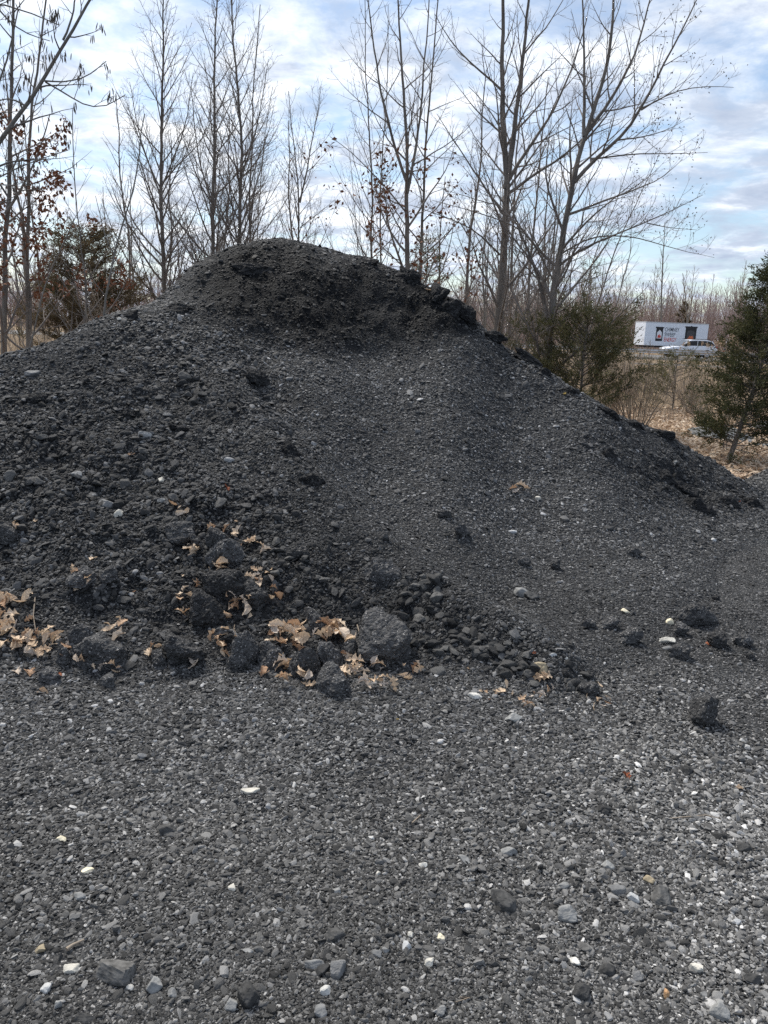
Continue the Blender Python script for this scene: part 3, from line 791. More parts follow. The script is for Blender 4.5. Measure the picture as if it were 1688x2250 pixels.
stones = [  # px, py, w, h, material, label
    (232, 1107, 38, 22, 'rock_grey', 'pale grey flat stone high on the coarse left slope'),
    (260, 1129, 22, 20, 'rock_pale', 'whitish stone just below the pale flat stone'),
    (356, 1098, 20, 12, 'rock_grey', 'small grey stone between the white stone and the bleached leaves'),
    (168, 1042, 26, 16, 'rock_grey', 'angular grey stone near the top of the coarse left slope'),
    (353, 1055, 14, 12, 'rock_pale', 'small round white stone on the coarse slope'),
    (318, 954, 32, 20, 'rock_grey', 'grey slab on the upper left slope'),
    (68, 820, 30, 16, 'rock_grey', 'grey stone near the left skyline'),
    (263, 701, 12, 8, 'rock_pale', 'white stone on the left skyline'),
    (1191, 1466, 42, 40, 'rock_tan', 'squarish tan block at the end of the stone spill'),
    (1043, 1531, 32, 18, 'rock_pale', 'white stone at the toe beside tan leaves'),
    (1467, 1407, 36, 16, 'rock_pale', 'upper of two pale plates on the fan'),
    (1467, 1424, 28, 13, 'rock_grey', 'lower of two pale plates on the fan'),
    (548, 1740, 40, 17, 'rock_pale', 'white oval stone alone on the gravel'),
    (960, 1313, 36, 26, 'rock_dark', 'round grey-brown stone on the crest of the stone spill'),
    (1148, 1300, 32, 26, 'rock_grey', 'light grey wedge stone on the fan'),
    (1168, 1308, 34, 22, 'rock_dark', 'dark stone against the light grey wedge'),
    (1130, 1577, 40, 22, 'rock_grey', 'smooth grey stone on the gravel in front of the spill'),
    (1127, 1169, 24, 10, 'rock_pale', 'pale flat chip on the middle of the fan'),
    (1181, 1095, 14, 11, 'rock_pale', 'small white stone beside the bleached leaf on the fan'),
    (1216, 1438, 16, 10, 'rock_pale', 'pale chip above the tan block'), (1243, 1447, 13, 8, 'rock_pale', 'tiny pale chip beyond the tan block'),
    (1568, 1186, 11, 9, 'rock_pale', 'white chip on the fan near the right foot'), (1485, 1015, 10, 8, 'rock_pale', 'white chip on the slope under the right rim'),
    (1335, 1160, 30, 9, 'rock_dark', 'thin dark plate on the upper fan'),
    (134, 1848, 20, 12, 'cream', 'cream wedge stone at the left of the gravel'), (192, 1919, 25, 9, 'cream', 'cream sliver stone on the left gravel'),
    (510, 1954, 17, 14, 'rock_pale', 'round white pebble on the gravel'), (175, 1977, 21, 18, 'rock_grey', 'bluish pebble on the left gravel'),
    (89, 2086, 20, 17, 'rock_tan', 'tan pebble low on the left gravel'), (156, 2136, 31, 14, 'rock_pale', 'pale flat stone near the bottom left'),
    (253, 2137, 84, 44, 'rock_dark', 'broad dark asphalt flake near the bottom'), (336, 2167, 30, 30, 'rock_grey', 'dusty grey stone beside the broad flake'),
    (543, 2189, 46, 48, 'rock_dark', 'round dark asphalt stone near the bottom edge'), (507, 2208, 26, 26, 'rock_grey', 'slate triangle leaning on the round dark stone'),
    (378, 2192, 20, 16, 'rock_grey', 'bluish chip between the flake and the slate'), (285, 2178, 16, 14, 'rock_pale', 'pale pebble below the broad flake'),
    (101, 2182, 20, 18, 'rock_pale', 'white round pebble low at the left'), (127, 2216, 15, 20, 'rock_grey', 'grey wedge pebble at the bottom left'),
    (184, 2238, 34, 16, 'rock_dark', 'olive-grey stone at the bottom edge'), (365, 1827, 36, 26, 'rock_dark', 'rounded asphalt lump on the left gravel'),
    (547, 2090, 22, 12, 'rock_grey', 'grey chip on the mid gravel'),
    (930, 1903, 21, 14, 'rock_pale', 'mint-white pebble in the middle of the gravel'), (816, 1843, 16, 9, 'rock_pale', 'white chip on the upper gravel'),
    (831, 1923, 11, 9, 'rock_pale', 'white dot pebble left of the mint-white one'), (738, 1962, 22, 12, 'rock_grey', 'light grey pebble with a quartz end'),
    (717, 2181, 22, 18, 'rock_pale', 'pale bluish round pebble near the bottom'), (705, 2232, 24, 20, 'rock_grey', 'grey round pebble at the bottom middle'),
    (827, 2097, 21, 16, 'rock_grey', 'grey pebble beside its bluish twin'), (846, 2094, 16, 12, 'rock_grey', 'bluish twin pebble in the lower gravel'),
    (893, 2083, 20, 17, 'rock_pale', 'cream-white pebble in the lower middle'), (903, 2054, 13, 15, 'rock_pale', 'white chip above the cream-white pebble'),
    (971, 2061, 17, 14, 'cream', 'cream angular chip right of the white chip'), (942, 2124, 19, 17, 'rock_pale', 'white angular pebble low in the middle'),
    (1107, 1983, 56, 36, 'rock_dark', 'flat grey asphalt flake in the right gravel'), (736, 2052, 42, 26, 'rock_dark', 'brownish asphalt lump in the middle gravel'),
    (693, 2123, 38, 20, 'rock_grey', 'dusty grey stone in a row of three'), (745, 2132, 36, 30, 'rock_grey', 'biggest dusty stone of the row of three'),
    (708, 2140, 32, 20, 'rock_dark', 'darkest stone of the row of three'), (1022, 1891, 30, 14, 'rock_grey', 'grey pebble above the flat flake'),
    (1118, 1871, 32, 18, 'rock_grey', 'light stone over a dark hollow on the right gravel'), (970, 2223, 20, 22, 'rock_grey', 'slate chip standing at the bottom'),
    (1240, 1951, 24, 16, 'rock_grey', 'slate pebble on the right gravel'), (1338, 1909, 28, 16, 'rock_grey', 'blue-grey stone on the right gravel'),
    (1425, 1936, 22, 16, 'rock_tan', 'tan triangular pebble on the right gravel'), (1358, 1962, 34, 20, 'rock_grey', 'dusty stone left of the pale wedge'),
    (1394, 1972, 26, 24, 'rock_pale', 'pale wedge stone on the right gravel'), (1455, 1977, 44, 36, 'rock_dark', 'brown-grey asphalt stone right of the pale wedge'),
    (1247, 2016, 44, 30, 'rock_grey', 'mottled pale conglomerate on the right gravel'), (1276, 2186, 34, 36, 'rock_dark', 'round asphalt pebble low on the right'),
    (1335, 2138, 36, 20, 'rock_dark', 'smooth dark oval pebble low on the right'), (1400, 2150, 22, 18, 'rock_grey', 'light oval pebble right of the smooth dark one'),
    (1530, 2136, 20, 20, 'rock_pale', 'pale pyramid pebble low on the right'), (1547, 2192, 13, 11, 'rock_grey', 'bluish chip low on the right'),
    (1583, 2232, 36, 28, 'rock_grey', 'large light stone at the bottom right'), (1660, 2152, 34, 18, 'rock_dark', 'olive asphalt pebble at the right edge'),
    (1623, 2028, 14, 12, 'rock_pale', 'white pebble near the right edge'), (1369, 1654, 15, 9, 'rock_pale', 'white oval chip below the stone spill'),
    (1284, 2090, 30, 14, 'rock_dark', 'long smooth asphalt stone on the right gravel'), (1263, 2112, 24, 16, 'rock_pale', 'crumbly white chip below the long smooth stone'),
    (1325, 1778, 30, 20, 'rock_dark', 'squat grey lump on the upper right gravel'), (1638, 1866, 30, 16, 'rock_dark', 'flat lump near the right edge of the gravel'),
    (1578, 1673, 26, 18, 'rock_dark', 'dark stone near a pale splinter on the right'), (1510, 1695, 24, 22, 'rock_dark', 'rounded dark stone beside the splinter stone'),
    (1440, 1480, 18, 14, 'rock_dark', 'small grey stone on the lower fan'),
]
for i, (px, py, w, h, mt, lb) in enumerate(stones):
    place('stone', px, py, w, h, lb, 'stone', M[mt], 'stone', seed=200 + i, sink=.36)
# angular stones of the spill and the coarse slope: nothing tells one from the next
protos = []
for k in range(14):
    V, F = rock_shape(500 + k, .55, 3, 8, 24, .05)
    protos.append(mesh('dark_stone', V / (np.ptp(V, axis=0).max() / 2), F, False, [M['rock_dark']]))
def dark_stones(n, region, lo, hi, label, group, seed):
    r = np.random.default_rng(seed)
    c = r.integers(0, len(region), n)
    A = np.array([region[k] for k in c])
    px = A[:, 0] + A[:, 2] * r.normal(0, .5, n); py = A[:, 1] + A[:, 3] * r.normal(0, .5, n)
    pts, ok = hit(px, py)
    for i in range(n):
        if not ok[i]: continue
        s = np.linalg.norm(pts[i] - [0, 0, CAMZ]) / FPX * (lo + (hi - lo) * r.random() ** 2) / 2
        o = link('dark_stone', protos[i % len(protos)])
        o.location = pts[i] + np.array([0, 0, s * .25]); o.scale = (s, s * r.uniform(.65, 1), s * r.uniform(.6, 1))
        o.rotation_euler = (r.uniform(0, .9), r.uniform(-.4, .4), r.uniform(-3.1, 3.1))
        tag(o, label, 'stone', group)
dark_stones(130, [(960, 1370, 70, 60), (1040, 1420, 80, 50), (1110, 1450, 70, 40), (1180, 1490, 60, 26), (1260, 1510, 40, 18), (990, 1440, 90, 40), (930, 1290, 50, 34)],
            16, 40, 'angular dark stone loose in the spill that runs down to the yard', 'stones of the spill', 41)
dark_stones(130, [(200, 1060, 160, 60), (350, 1120, 150, 60), (120, 1180, 120, 70), (560, 1130, 90, 60), (420, 860, 100, 40), (300, 1000, 150, 60), (640, 1260, 80, 50), (60, 1000, 80, 60)],
            14, 34, 'dark flat stone loose on the coarse left side of the pile', 'stones of the coarse slope', 42)

gravel()

# ------------------------------------------------------------------ fallen oak leaves
def leaf_mesh(seed, material, lobes=3.6):
    r = np.random.default_rng(seed)
    n = 17; t = np.linspace(0, 1, n)
    w = .30 * np.sin(math.pi * t ** .75) ** .8 * (.62 + .42 * np.cos(2 * math.pi * lobes * t + r.uniform(-.4, .4)) * np.sin(math.pi * t))
    if seed % 10 >= 6: w = (.17 + .05 * (seed % 3)) * np.sin(math.pi * t ** .8) ** .9 * (1 + .08 * r.normal(0, 1, n))
    w = np.maximum(w, .012); w[:2] = .012; w[-1] = .004
    bend, curl, tw = r.uniform(.5, 1.9) * r.choice([-1, 1]), r.uniform(.4, 1.5), r.uniform(-1.2, 1.2)
    V = []
    a = bend * (t - .5); xs = np.cumsum(np.cos(a)) / n; zs = np.cumsum(np.sin(a)) / n
    for i in range(n):
        up_ = curl * w[i] * 1.0
        for side, k in ((-1, 1), (-1, .5), (0, 0), (1, .5), (1, 1)):
            ang = curl * k * side
            y = side * w[i] * k * (1 - .25 * curl * k); z = zs[i] + abs(side) * w[i] * k * k * curl * .7
            th = tw * (t[i] - .5)
            V.append((xs[i] - .5 + .06 * r.normal() * abs(side) * k * .5, y * math.cos(th) - (z - zs[i]) * math.sin(th), zs[i] + (z - zs[i]) * math.cos(th) + y * math.sin(th) + .02 * r.normal() * abs(side)))
    q = [(i * 5 + j, i * 5 + j + 1, (i + 1) * 5 + j + 1, (i + 1) * 5 + j) for i in range(n - 1) for j in range(4)]
    V = np.array(V); V -= V.mean(0)
    return mesh('oak_leaf', V, np.array(q), True, [material])
leaf_meshes = {k: [leaf_mesh(i + 10 * j, M[k]) for i in range(9)] for j, k in enumerate(('leaf', 'leaf_red', 'leaf_yellow'))}
clusters = [  # px, py, spread x, spread y, count, size, label
    (35, 1345, 36, 22, 15, .15, 'tan curled oak leaf in the heap at the left picture edge'),
    (22, 1405, 24, 26, 12, .14, 'tan oak leaf in the lower heap at the left picture edge'),
    (105, 1425, 44, 24, 26, .11, 'brownish leaf drifted against the broad rounded clod'),
    (257, 1392, 16, 20, 7, .12, 'yellowish tan leaf over the end of the broad rounded clod'),
    (175, 1464, 40, 7, 7, .10, 'russet leaf caught under the broad rounded clod'),
    (235, 1476, 26, 5, 6, .08, 'pale leaf scrap on the gravel under the broad rounded clod'),
    (404, 1130, 18, 14, 4, .12, 'bleached leaf in the clump on top of the clod chain'),
    (472, 1167, 22, 8, 5, .11, 'reddish tan leaf draped over the tall clod'),
    (22, 1175, 20, 16, 6, .10, 'dull leaf caught on the clod at the picture edge'),
    (183, 1283, 18, 16, 5, .11, 'bleached leaf hooding the dark clod on the left slope'),
    (434, 1219, 14, 10, 3, .16, 'long forked tan leaf beside the chained clods'),
    (550, 1200, 28, 14, 8, .12, 'tan leaf behind the black clod on the slope'),
    (497, 1262, 26, 8, 8, .11, 'tan leaf along the top of the wide slab-like clod'),
    (582, 1280, 32, 14, 13, .12, 'tan leaf in the half-circle behind a clod'),
    (600, 1310, 10, 12, 4, .13, 'golden leaf at the end of the half-circle'),
    (414, 1302, 18, 22, 7, .10, 'pale leaf lined up beside the wide slab-like clod'),
    (402, 1350, 14, 6, 3, .10, 'tan leaf at the side of the rounded clod'),
    (520, 1348, 30, 20, 15, .12, 'curled leaf in the pocket under the wide slab-like clod'),
    (500, 1398, 34, 12, 9, .10, 'dull leaf in the row below the leaf pocket'),
    (483, 1440, 20, 18, 8, .10, 'pinkish leaf beside the upright lumpy clod'),
    (418, 1457, 18, 10, 4, .13, 'russet leaf under the overhanging clod'),
    (344, 1436, 14, 8, 4, .09, 'pale leaf by the smooth dark lump'),
    (628, 1415, 32, 20, 16, .14, 'tan leaf in the biggest heap, behind the round clods'),
    (690, 1400, 36, 18, 15, .14, 'broad tan leaf in the middle of the biggest heap'),
    (748, 1402, 26, 18, 10, .14, 'golden tan leaf at the upper end of the biggest heap'),
    (627, 1462, 12, 14, 5, .12, 'tan leaf at the side of the front round clod'),
    (660, 1504, 32, 7, 8, .11, 'brown leaf under the front round clod'),
    (768, 1468, 16, 20, 7, .13, 'tan leaf between the grainy clod and the largest clod'),
    (805, 1480, 30, 12, 10, .13, 'tan leaf at the foot of the largest clod'),
    (828, 1518, 36, 8, 8, .12, 'pale leaf on the gravel beside the grainy clod'),
    (897, 1486, 26, 9, 6, .12, 'tan leaf on the toe right of the largest clod'),
    (590, 1484, 10, 5, 2, .11, 'lone tan leaf in front of the lumpy clod'),
    (1108, 1522, 14, 7, 4, .12, 'tan starry leaf at the toe beside the white stone'),
    (1157, 1556, 15, 14, 5, .11, 'folded tan leaf in front of the stone spill'),
    (1192, 1492, 10, 6, 2, .14, 'tan leaf tucked under the tan block'),
    (1188, 1538, 26, 8, 6, .06, 'leaf scrap between the folded leaf and the tip of the spill'),
    (1305, 1546, 26, 14, 8, .06, 'pinkish leaf scrap at the tip of the stone spill'),
    (1078, 1535, 22, 7, 4, .06, 'pale leaf scrap beside the white stone'),
    (1142, 1082, 14, 10, 4, .13, 'bleached grey leaf high on the fan'),
]
def fallen(px, py, sx, sy, n, size, label, kind='leaf', group='leaves', seed=0, flat=False):
    r = np.random.default_rng(seed + 3000)
    X = px + sx * 1.25 * r.uniform(-1, 1, n) if n > 1 else np.array([px]); Y = py + sy * 1.15 * r.uniform(-1, 1, n) if n > 1 else np.array([py])
    pts, ok = hit(X, Y)
    for i in range(n):
        o = link('oak_leaf', leaf_meshes[kind][r.integers(0, 9)])
        s = size * .76 * r.uniform(.45, 1.15)
        o.scale = (s, s * r.uniform(.9, 1.3), s)
        o.location = pts[i] + np.array([0, -.01, (.004 if flat else .012 + .055 * r.random() * min(1, n / 8))])
        k = .25 if flat else .75
        o.rotation_euler = (r.normal(.3, k), r.normal(0, k * .8), r.uniform(-3.14, 3.14))
        tag(o, label, 'leaf', group if n > 1 else None)
for i, c in enumerate(clusters):
    n = c[4]
    fallen(c[0], c[1], c[2], c[3], n, c[5], c[6], group='leaf drift %d: %s' % (i + 1, c[6][:30]), seed=i)
singles = [
    (500, 1075, .13, 'leaf_red', 'bright rust-red leaf hanging alone on the coarse slope'), (80, 1146, .08, 'leaf', 'small pinkish tan leaf alone near the left edge'),
    (207, 1227, .09, 'leaf', 'small tan leaf alone on the dark left slope'), (297, 1303, .07, 'leaf', 'small tan square-looking leaf under the dark slope'),
    (97, 1521, .12, 'leaf', 'single curled tan leaf on the gravel by the crumbled clod'), (131, 1487, .08, 'leaf_red', 'small red leaf on the crumbled clod'),
    (40, 1477, .12, 'leaf', 'whitish leaf lying at the edge of the gravel'), (68, 1478, .10, 'leaf', 'greyish leaf touching the leaf drift'),
    (943, 637, .13, 'leaf', 'pale leaf caught below the tooth-like crust block'), (1240, 866, .14, 'leaf_yellow', 'yellowish leaf standing on the lower right rim'),
    (1624, 1102, .12, 'leaf_red', 'red leaf in the broken edge at the right foot'), (320, 902, .06, 'leaf_yellow', 'small yellow leaf high on the left slope'),
    (1371, 1393, .06, 'leaf_red', 'orange leaf scrap in the crumbled clod row'), (1556, 1416, .08, 'leaf_red', 'dark red leaf at the foot of a clod on the fan'),
    (1373, 1707, .08, 'leaf_red', 'rust leaf on the right gravel'), (1622, 1733, .09, 'leaf', 'pinkish curled leaf on the far right gravel'),
    (873, 1582, .06, 'leaf_yellow', 'mustard leaf scrap on the gravel'), (775, 1404, .07, 'leaf_yellow', 'yellow leaf on the upper end of the biggest heap'),
    (1173, 1437, .08, 'leaf_red', 'dark red leaf above the tan block'), (1545, 1598, .05, 'leaf', 'tan scrap below the black upright chunk'),
    (232, 1032, .08, 'leaf', 'pale folded leaf on the upper coarse slope'), (520, 1147, .07, 'leaf', 'cream folded scrap above the clod chain'),
    (290, 1000, .09, 'leaf', 'pale sliver of leaf on the upper coarse slope'), (1030, 1470, .05, 'leaf', 'tan scrap among the spill stones'),
]
for i, (px, py, s, k, lb) in enumerate(singles):
    fallen(px, py, 0, 0, 1, s, lb, k, seed=500 + i, flat=True)
for px, py, w, h, mt, lb, tl in ((1474, 1366, 22, 16, 'cream', 'cream wood chip at the end of the long clod', 20), (1375, 1344, 24, 10, 'cream', 'cream sliver of wood on the fan', 25),
                             (1463, 2188, 11, 24, 'wood_chip', 'tan wood block lying on the lower right gravel', 8), (586, 1412, 12, 14, 'cream', 'bleached bark chip beside the upright lumpy clod', 30)):
    place('wood_chip', px, py, w, h, lb, 'wood chip', M[mt], 'chip', seed=px, sink=.3, tilt=tl)
def stick(pix, r, mt, label):
    p, _ = hit([a for a, b in pix], [b for a, b in pix]); p[:, 2] += r * 1.5 + .004
    V, F = tubes([(p, np.linspace(r, r * .5, len(p)))], 6)
    tag(link('stick', mesh('stick', V, F, True, [M[mt]])), label, 'stick')
stick([(148, 2103), (162, 2090), (186, 2078)], .0055, 'twig_tan', 'short pale forked stick low on the left gravel')
stick([(78, 1320), (74, 1360), (80, 1400)], .004, 'twig_tan', 'thin pale stem rising from the leaf heap at the left edge')
stick([(20, 1410), (32, 1392), (38, 1375)], .008, 'twig', 'short dark stick in the leaf heap at the left edge')
stick([(1470, 2105 - 300), (1550, 1800), (1580, 1806)], .002, 'twig_tan', 'thin straw on the right gravel')
stick([(905, 1818), (925, 1800), (918, 1812)], .002, 'twig_tan', 'tiny pale straw in the middle of the gravel')
stick([(785, 1378), (790, 1396), (792, 1402)], .004, 'twig_tan', 'pale rootlet above the largest clod')
stick([(1010, 2205), (1032, 2200), (1000, 2218)], .002, 'twig_tan', 'thin straw at the bottom middle')

# ------------------------------------------------------------------ trees
def unit(v): return v / (np.linalg.norm(v) + 1e-9)
def resample(path, n):
    path = np.asarray(path, float)
    s = np.r_[0, np.cumsum(np.linalg.norm(np.diff(path, axis=0), axis=1))]
    t = np.linspace(0, s[-1], n)
    # smooth through a Catmull-like cubic by local averaging
    out = np.stack([np.interp(t, s, path[:, k]) for k in range(3)], -1)
    for _ in range(2):
        out[1:-1] = .25 * out[:-2] + .5 * out[1:-1] + .25 * out[2:]
    return out
def wiggle(path, amp, r):
    n = len(path); w = np.cumsum(r.normal(0, amp, (n, 3)), 0); w -= np.linspace(0, 1, n)[:, None] * w[-1]
    w[:, 2] *= .3
    return path + w
def shoot(r, o, d, L, n, r0, r1, up_, wig):
    pts = [o]; s = L / (n - 1); d = unit(d)
    for _ in range(n - 1):
        d = unit(d + np.array([0, 0, up_]) + r.normal(0, wig, 3)); pts.append(pts[-1] + d * s)
    return np.array(pts), np.linspace(r0, r1, n)
def branch_out(r, path, rad, level, cfg, out, depth=1.0):
    """Children along a path; cfg[level] = (spacing, t0, length ratio, max length, angle lo, angle hi, up, wiggle, points)"""
    if level >= len(cfg): return
    sp, t0, ratio, lmax, a0, a1, up_, wig, npt = cfg[level]
    seg = np.linalg.norm(np.diff(path, axis=0), axis=1); s = np.r_[0, np.cumsum(seg)]; Lp = s[-1]
    t = t0 * Lp + sp * r.random(); phi = r.uniform(0, 6.28)
    while t < Lp * .97:
        k = min(np.searchsorted(s, t) , len(path) - 1); k0 = max(k - 1, 0)
        f = (t - s[k0]) / (s[k] - s[k0] + 1e-9)
        o = path[k0] + (path[k] - path[k0]) * f; pr = rad[k0] + (rad[k] - rad[k0]) * f
        T = unit(path[k] - path[k0])
        U = unit(np.cross(T, [.3, .8, .5])); V = np.cross(T, U)
        phi += 2.4 + r.normal(0, .5)
        th = r.uniform(a0, a1)
        d = math.cos(th) * T + math.sin(th) * (math.cos(phi) * U + math.sin(phi) * V)
        L = min(lmax, ratio * (Lp - t) * r.uniform(.55, 1.15) + .12 * lmax)
        if level == 0: d[2] = abs(d[2]) * .9 + .1
        br = max(min(pr * .55, .012 * L + .003), cfg_min)
        p, q = shoot(r, o, d, L, npt, br, cfg_min * .55, up_, wig)
        out.append((level + 1, p, q))
        branch_out(r, p, q, level + 1, cfg, out)
        t += sp * r.uniform(.6, 1.5)
cfg_min = .003
ASC = [(.165, .08, .40, 2.7, .55, .95, .10, .06, 9), (.14, .12, .48, .95, .5, .9, .07, .08, 6), (.11, .12, .6, .36, .5, 1.0, .04, .10, 4)]
OAK = [(.24, .10, .42, 2.6, .65, 1.15, .07, .09, 9), (.17, .15, .5, .9, .6, 1.0, .05, .12, 6), (.14, .2, .6, .34, .5, 1.1, .02, .14, 4)]
SPREAD = [(.24, .06, .45, 2.4, .55, 1.0, .07, .07, 9), (.17, .12, .5, .95, .5, 1.0, .05, .09, 6), (.13, .15, .55, .36, .5, 1.0, .03, .12, 4)]
THIN = [(.26, .18, .35, 1.5, .5, .95, .10, .08, 7), (.2, .2, .45, .55, .5, .95, .06, .1, 4)]
def leaf_slips(r, tips, n, size, jit=.12, droop=0.0):
    """Small folded leaf faces gathered at twig tips."""
    c = tips[r.integers(0, len(tips), n)] + r.normal(0, jit, (n, 3))
    a = r.normal(size=(n, 3)); a[:, 2] -= droop; a /= np.linalg.norm(a, axis=1, keepdims=True)
    b = np.cross(a, r.normal(size=(n, 3))); b /= np.linalg.norm(b, axis=1, keepdims=True); c3 = np.cross(a, b)
    L = size * r.uniform(.6, 1.2, (n, 1))
    V = np.stack([c, c + a * L * .5 + b * L * .3 + c3 * L * .12, c + a * L, c + a * L * .5 - b * L * .3 + c3 * L * .12], 1).reshape(-1, 3)
    i = np.arange(n)[:, None] * 4
    return V, np.concatenate([i + [0, 1, 2], i + [0, 2, 3]]).astype(int)
def tree(name, label, stems, Y, cfg=ASC, bark='bark', twig='twig', seed=0, leaves=None, catkins=0, buds=0, group=None, cat='tree', dens=1.15, minr=.0026, sides0=8, twm=1.0):
    """stems: list of (pixel path, r0, r1[, Y offset at tip]); first is the trunk and runs down to the ground."""
    global cfg_min
    cfg_min = minr
    r = np.random.default_rng(seed + 7000)
    stem_polys, out = [], []
    cfg = [(c[0] / dens, *c[1:]) for c in cfg]
    base = None
    for k, st in enumerate(stems):
        pix, r0, r1 = st[:3]; dy = st[3] if len(st) > 3 else 0.0
        n = len(pix); yy = np.full(n, float(Y)) + np.linspace(0, dy, n)
        pts = P(np.array([a for a, b in pix], float), np.array([b for a, b in pix], float), yy)
        if k == 0:
            b = pts[0].copy(); t = (pts[1] - pts[0]); t = t / max(t[2], .2)
            b = pts[0] - t * max(pts[0][2], 0); b[2] = -.05
            if pts[0][2] > .05: pts = np.vstack([b, pts])
            else: pts[0][2] = -.05
            base = np.array([pts[0][0], pts[0][1], 0.0])
        L = np.linalg.norm(np.diff(pts, axis=0), axis=1).sum()
        m = max(8, int(L / .22))
        pts = wiggle(resample(pts, m), .008, r)
        rad = (r0 + (r1 - r0) * np.linspace(0, 1, m) ** .8) * .82
        if k == 0: rad = rad * (1 + .5 * np.exp(-np.linspace(0, L, m) / .22))
        stem_polys.append((pts, rad)); branch_out(r, pts, rad, 0, cfg, out)
    root = empty(name, base, label, cat, group)
    V, F = tubes(stem_polys, sides0)
    tk = link('trunk', mesh('trunk', V - base, F, True, [M[bark]]), root)
    parts = []
    for lv, sd in ((1, 5), (2, 4), (3, 3)):
        ps = [(p, q * twm) for l, p, q in out if l == lv]
        if ps: parts.append(tubes(ps, sd))
    V, F = join(parts)
    link('crown', mesh('crown', V - base, F, True, [M[twig]]), root)
    tips = np.array([p[-1] for l, p, q in out if l >= 2])
    def hang(nm, ps, sd):
        r.shuffle(order := list(range(len(ps))))
        for k in order[:96]:
            V, F = tubes([ps[k]], sd); link(nm, mesh(nm, V - base, F, True, [M['catkin']]), root)
        if len(order) > 96:
            V, F = tubes([ps[k] for k in order[96:]], sd); link(nm, mesh(nm, V - base, F, True, [M['catkin']]), root)['kind'] = 'stuff'
    if leaves:
        n, size, zlo, zhi, lm = leaves
        tt = tips[(tips[:, 2] > zlo) & (tips[:, 2] < zhi)]
        keep = fbm(tt * 1.1, 2, seed) > -.05
        tt = tt[keep] if keep.sum() > 20 else tt
        V, F = leaf_slips(r, tt, n, size, .07, .5)
        link('dead_leaves', mesh('dead_leaves', V - base, F, False, [M[lm]]), root)
    if catkins:
        c = tips[r.integers(0, len(tips), catkins)]; ps = []
        for q in c:
            for _ in range(r.integers(1, 4)):
                o = q + r.normal(0, .02, 3); L = r.uniform(.04, .075)
                d = np.array([r.normal(0, .12), r.normal(0, .12), -1.0])
                p = o + np.linspace(0, 1, 5)[:, None] * d * L
                ps.append((p, np.array([.0015, .0042, .0048, .0042, .0015])))
        hang('catkin', ps, 5)
    if buds:
        bt = tips[tips[:, 0] > np.quantile(tips[:, 0], .70)]
        c = bt[r.integers(0, len(bt), buds)] + r.normal(0, .06, (buds, 3)); ps = []
        for q in c:
            d = unit(r.normal(size=3)); p = q + np.linspace(-1, 1, 4)[:, None] * d * .017
            ps.append((p, np.array([.002, .0075, .0075, .002])))
        hang('seed_pod', ps, 4)
    return root

# the row behind the pile, from the left
tree('oak_tree', 'thick-trunked bare tree at the left picture edge with russet leaves', [([(6, 790), (8, 600), (12, 450), (16, 330), (20, 200), (26, 60), (30, -60)], .066, .02), ([(12, 470), (60, 400), (90, 330), (110, 250)], .03, .008)], 12.5, OAK, seed=1, leaves=(1300, .085, 1.2, 4.4, 'russet'), dens=.8)
tree('oak_tree', 'second trunk from the left edge, straight, with russet leaves', [([(62, 770), (62, 600), (63, 480), (67, 330), (80, 200), (95, 90), (104, -20)], .056, .014), ([(70, 720), (66, 620), (58, 560), (52, 470)], .035, .012)], 13.2, OAK, seed=2, leaves=(1300, .085, 1.4, 4.6, 'russet'), dens=.8)
tree('catkin_tree', 'pale leaning limb hung with dark catkins over the left shoulder', [
    ([(-330, 1000), (-270, 760), (-170, 540), (-70, 390), (0, 308), (48, 248), (97, 178), (140, 88), (193, 22), (222, -40)], .060, .012),
    ([(97, 178), (150, 183), (200, 165), (234, 134)], .010, .004), ([(97, 178), (150, 216), (200, 240), (242, 230), (276, 208)], .010, .004),
    ([(140, 88), (160, 40), (172, -30)], .013, .006), ([(60, 235), (25, 215), (-10, 225)], .012, .005), ([(-170, 540), (-60, 420), (20, 370), (90, 345), (150, 330)], .016, .004),
    ([(-70, 390), (-30, 250), (20, 120), (40, 20)], .02, .006), ([(-170, 540), (-150, 250), (-110, 60), (-40, -20), (60, 25), (130, 55)], .03, .005), ([(-40, -20), (40, 70), (110, 90)], .012, .004)],
     7.6, [(.22, .12, .42, .9, .6, 1.2, .03, .10, 7), (.12, .15, .5, .34, .5, 1.1, .0, .12, 5)], bark='bark_pale', seed=3, catkins=330, minr=.0026)
tree('sapling', 'pale grey crooked sapling left of the pile crest', [([(226, 720), (226, 650), (240, 600), (250, 545), (268, 490), (290, 430), (306, 340), (318, 250)], .028, .008), ([(250, 560), (225, 500), (210, 430)], .012, .004)], 11.0, THIN, bark='bark_pale', seed=4)
tree('sapling', 'thin dark sapling in front of the left cedar', [([(182, 720), (190, 640), (180, 570), (172, 500), (163, 430), (158, 330), (160, 240)], .022, .006)], 12.0, THIN, seed=5)
tree('sapling', 'slanting grey stem right of the second trunk', [([(66, 770), (90, 690), (112, 600), (142, 540), (165, 480)], .024, .006)], 11.5, THIN, bark='bark_pale', seed=6)
tree('bare_tree', 'straight bare tree rising left of the summit, single trunk', [([(362, 640), (360, 560), (357, 470), (355, 420), (355, 330), (353, 230), (357, 120), (358, 20), (357, -80)], .085, .012), ([(355, 430), (325, 350), (300, 270), (285, 180)], .026, .006, .4), ([(356, 410), (385, 350), (410, 270), (425, 160)], .026, .006, -.5)], 18, ASC, seed=7)
tree('bare_tree', 'bare tree just left of the summit with dark knotty trunk', [([(471, 600), (470, 575), (468, 480), (472, 370), (474, 250), (475, 120), (477, 0), (478, -80)], .08, .012), ([(470, 450), (440, 370), (425, 280), (420, 180)], .025, .006, .4)], 17, ASC, seed=8)
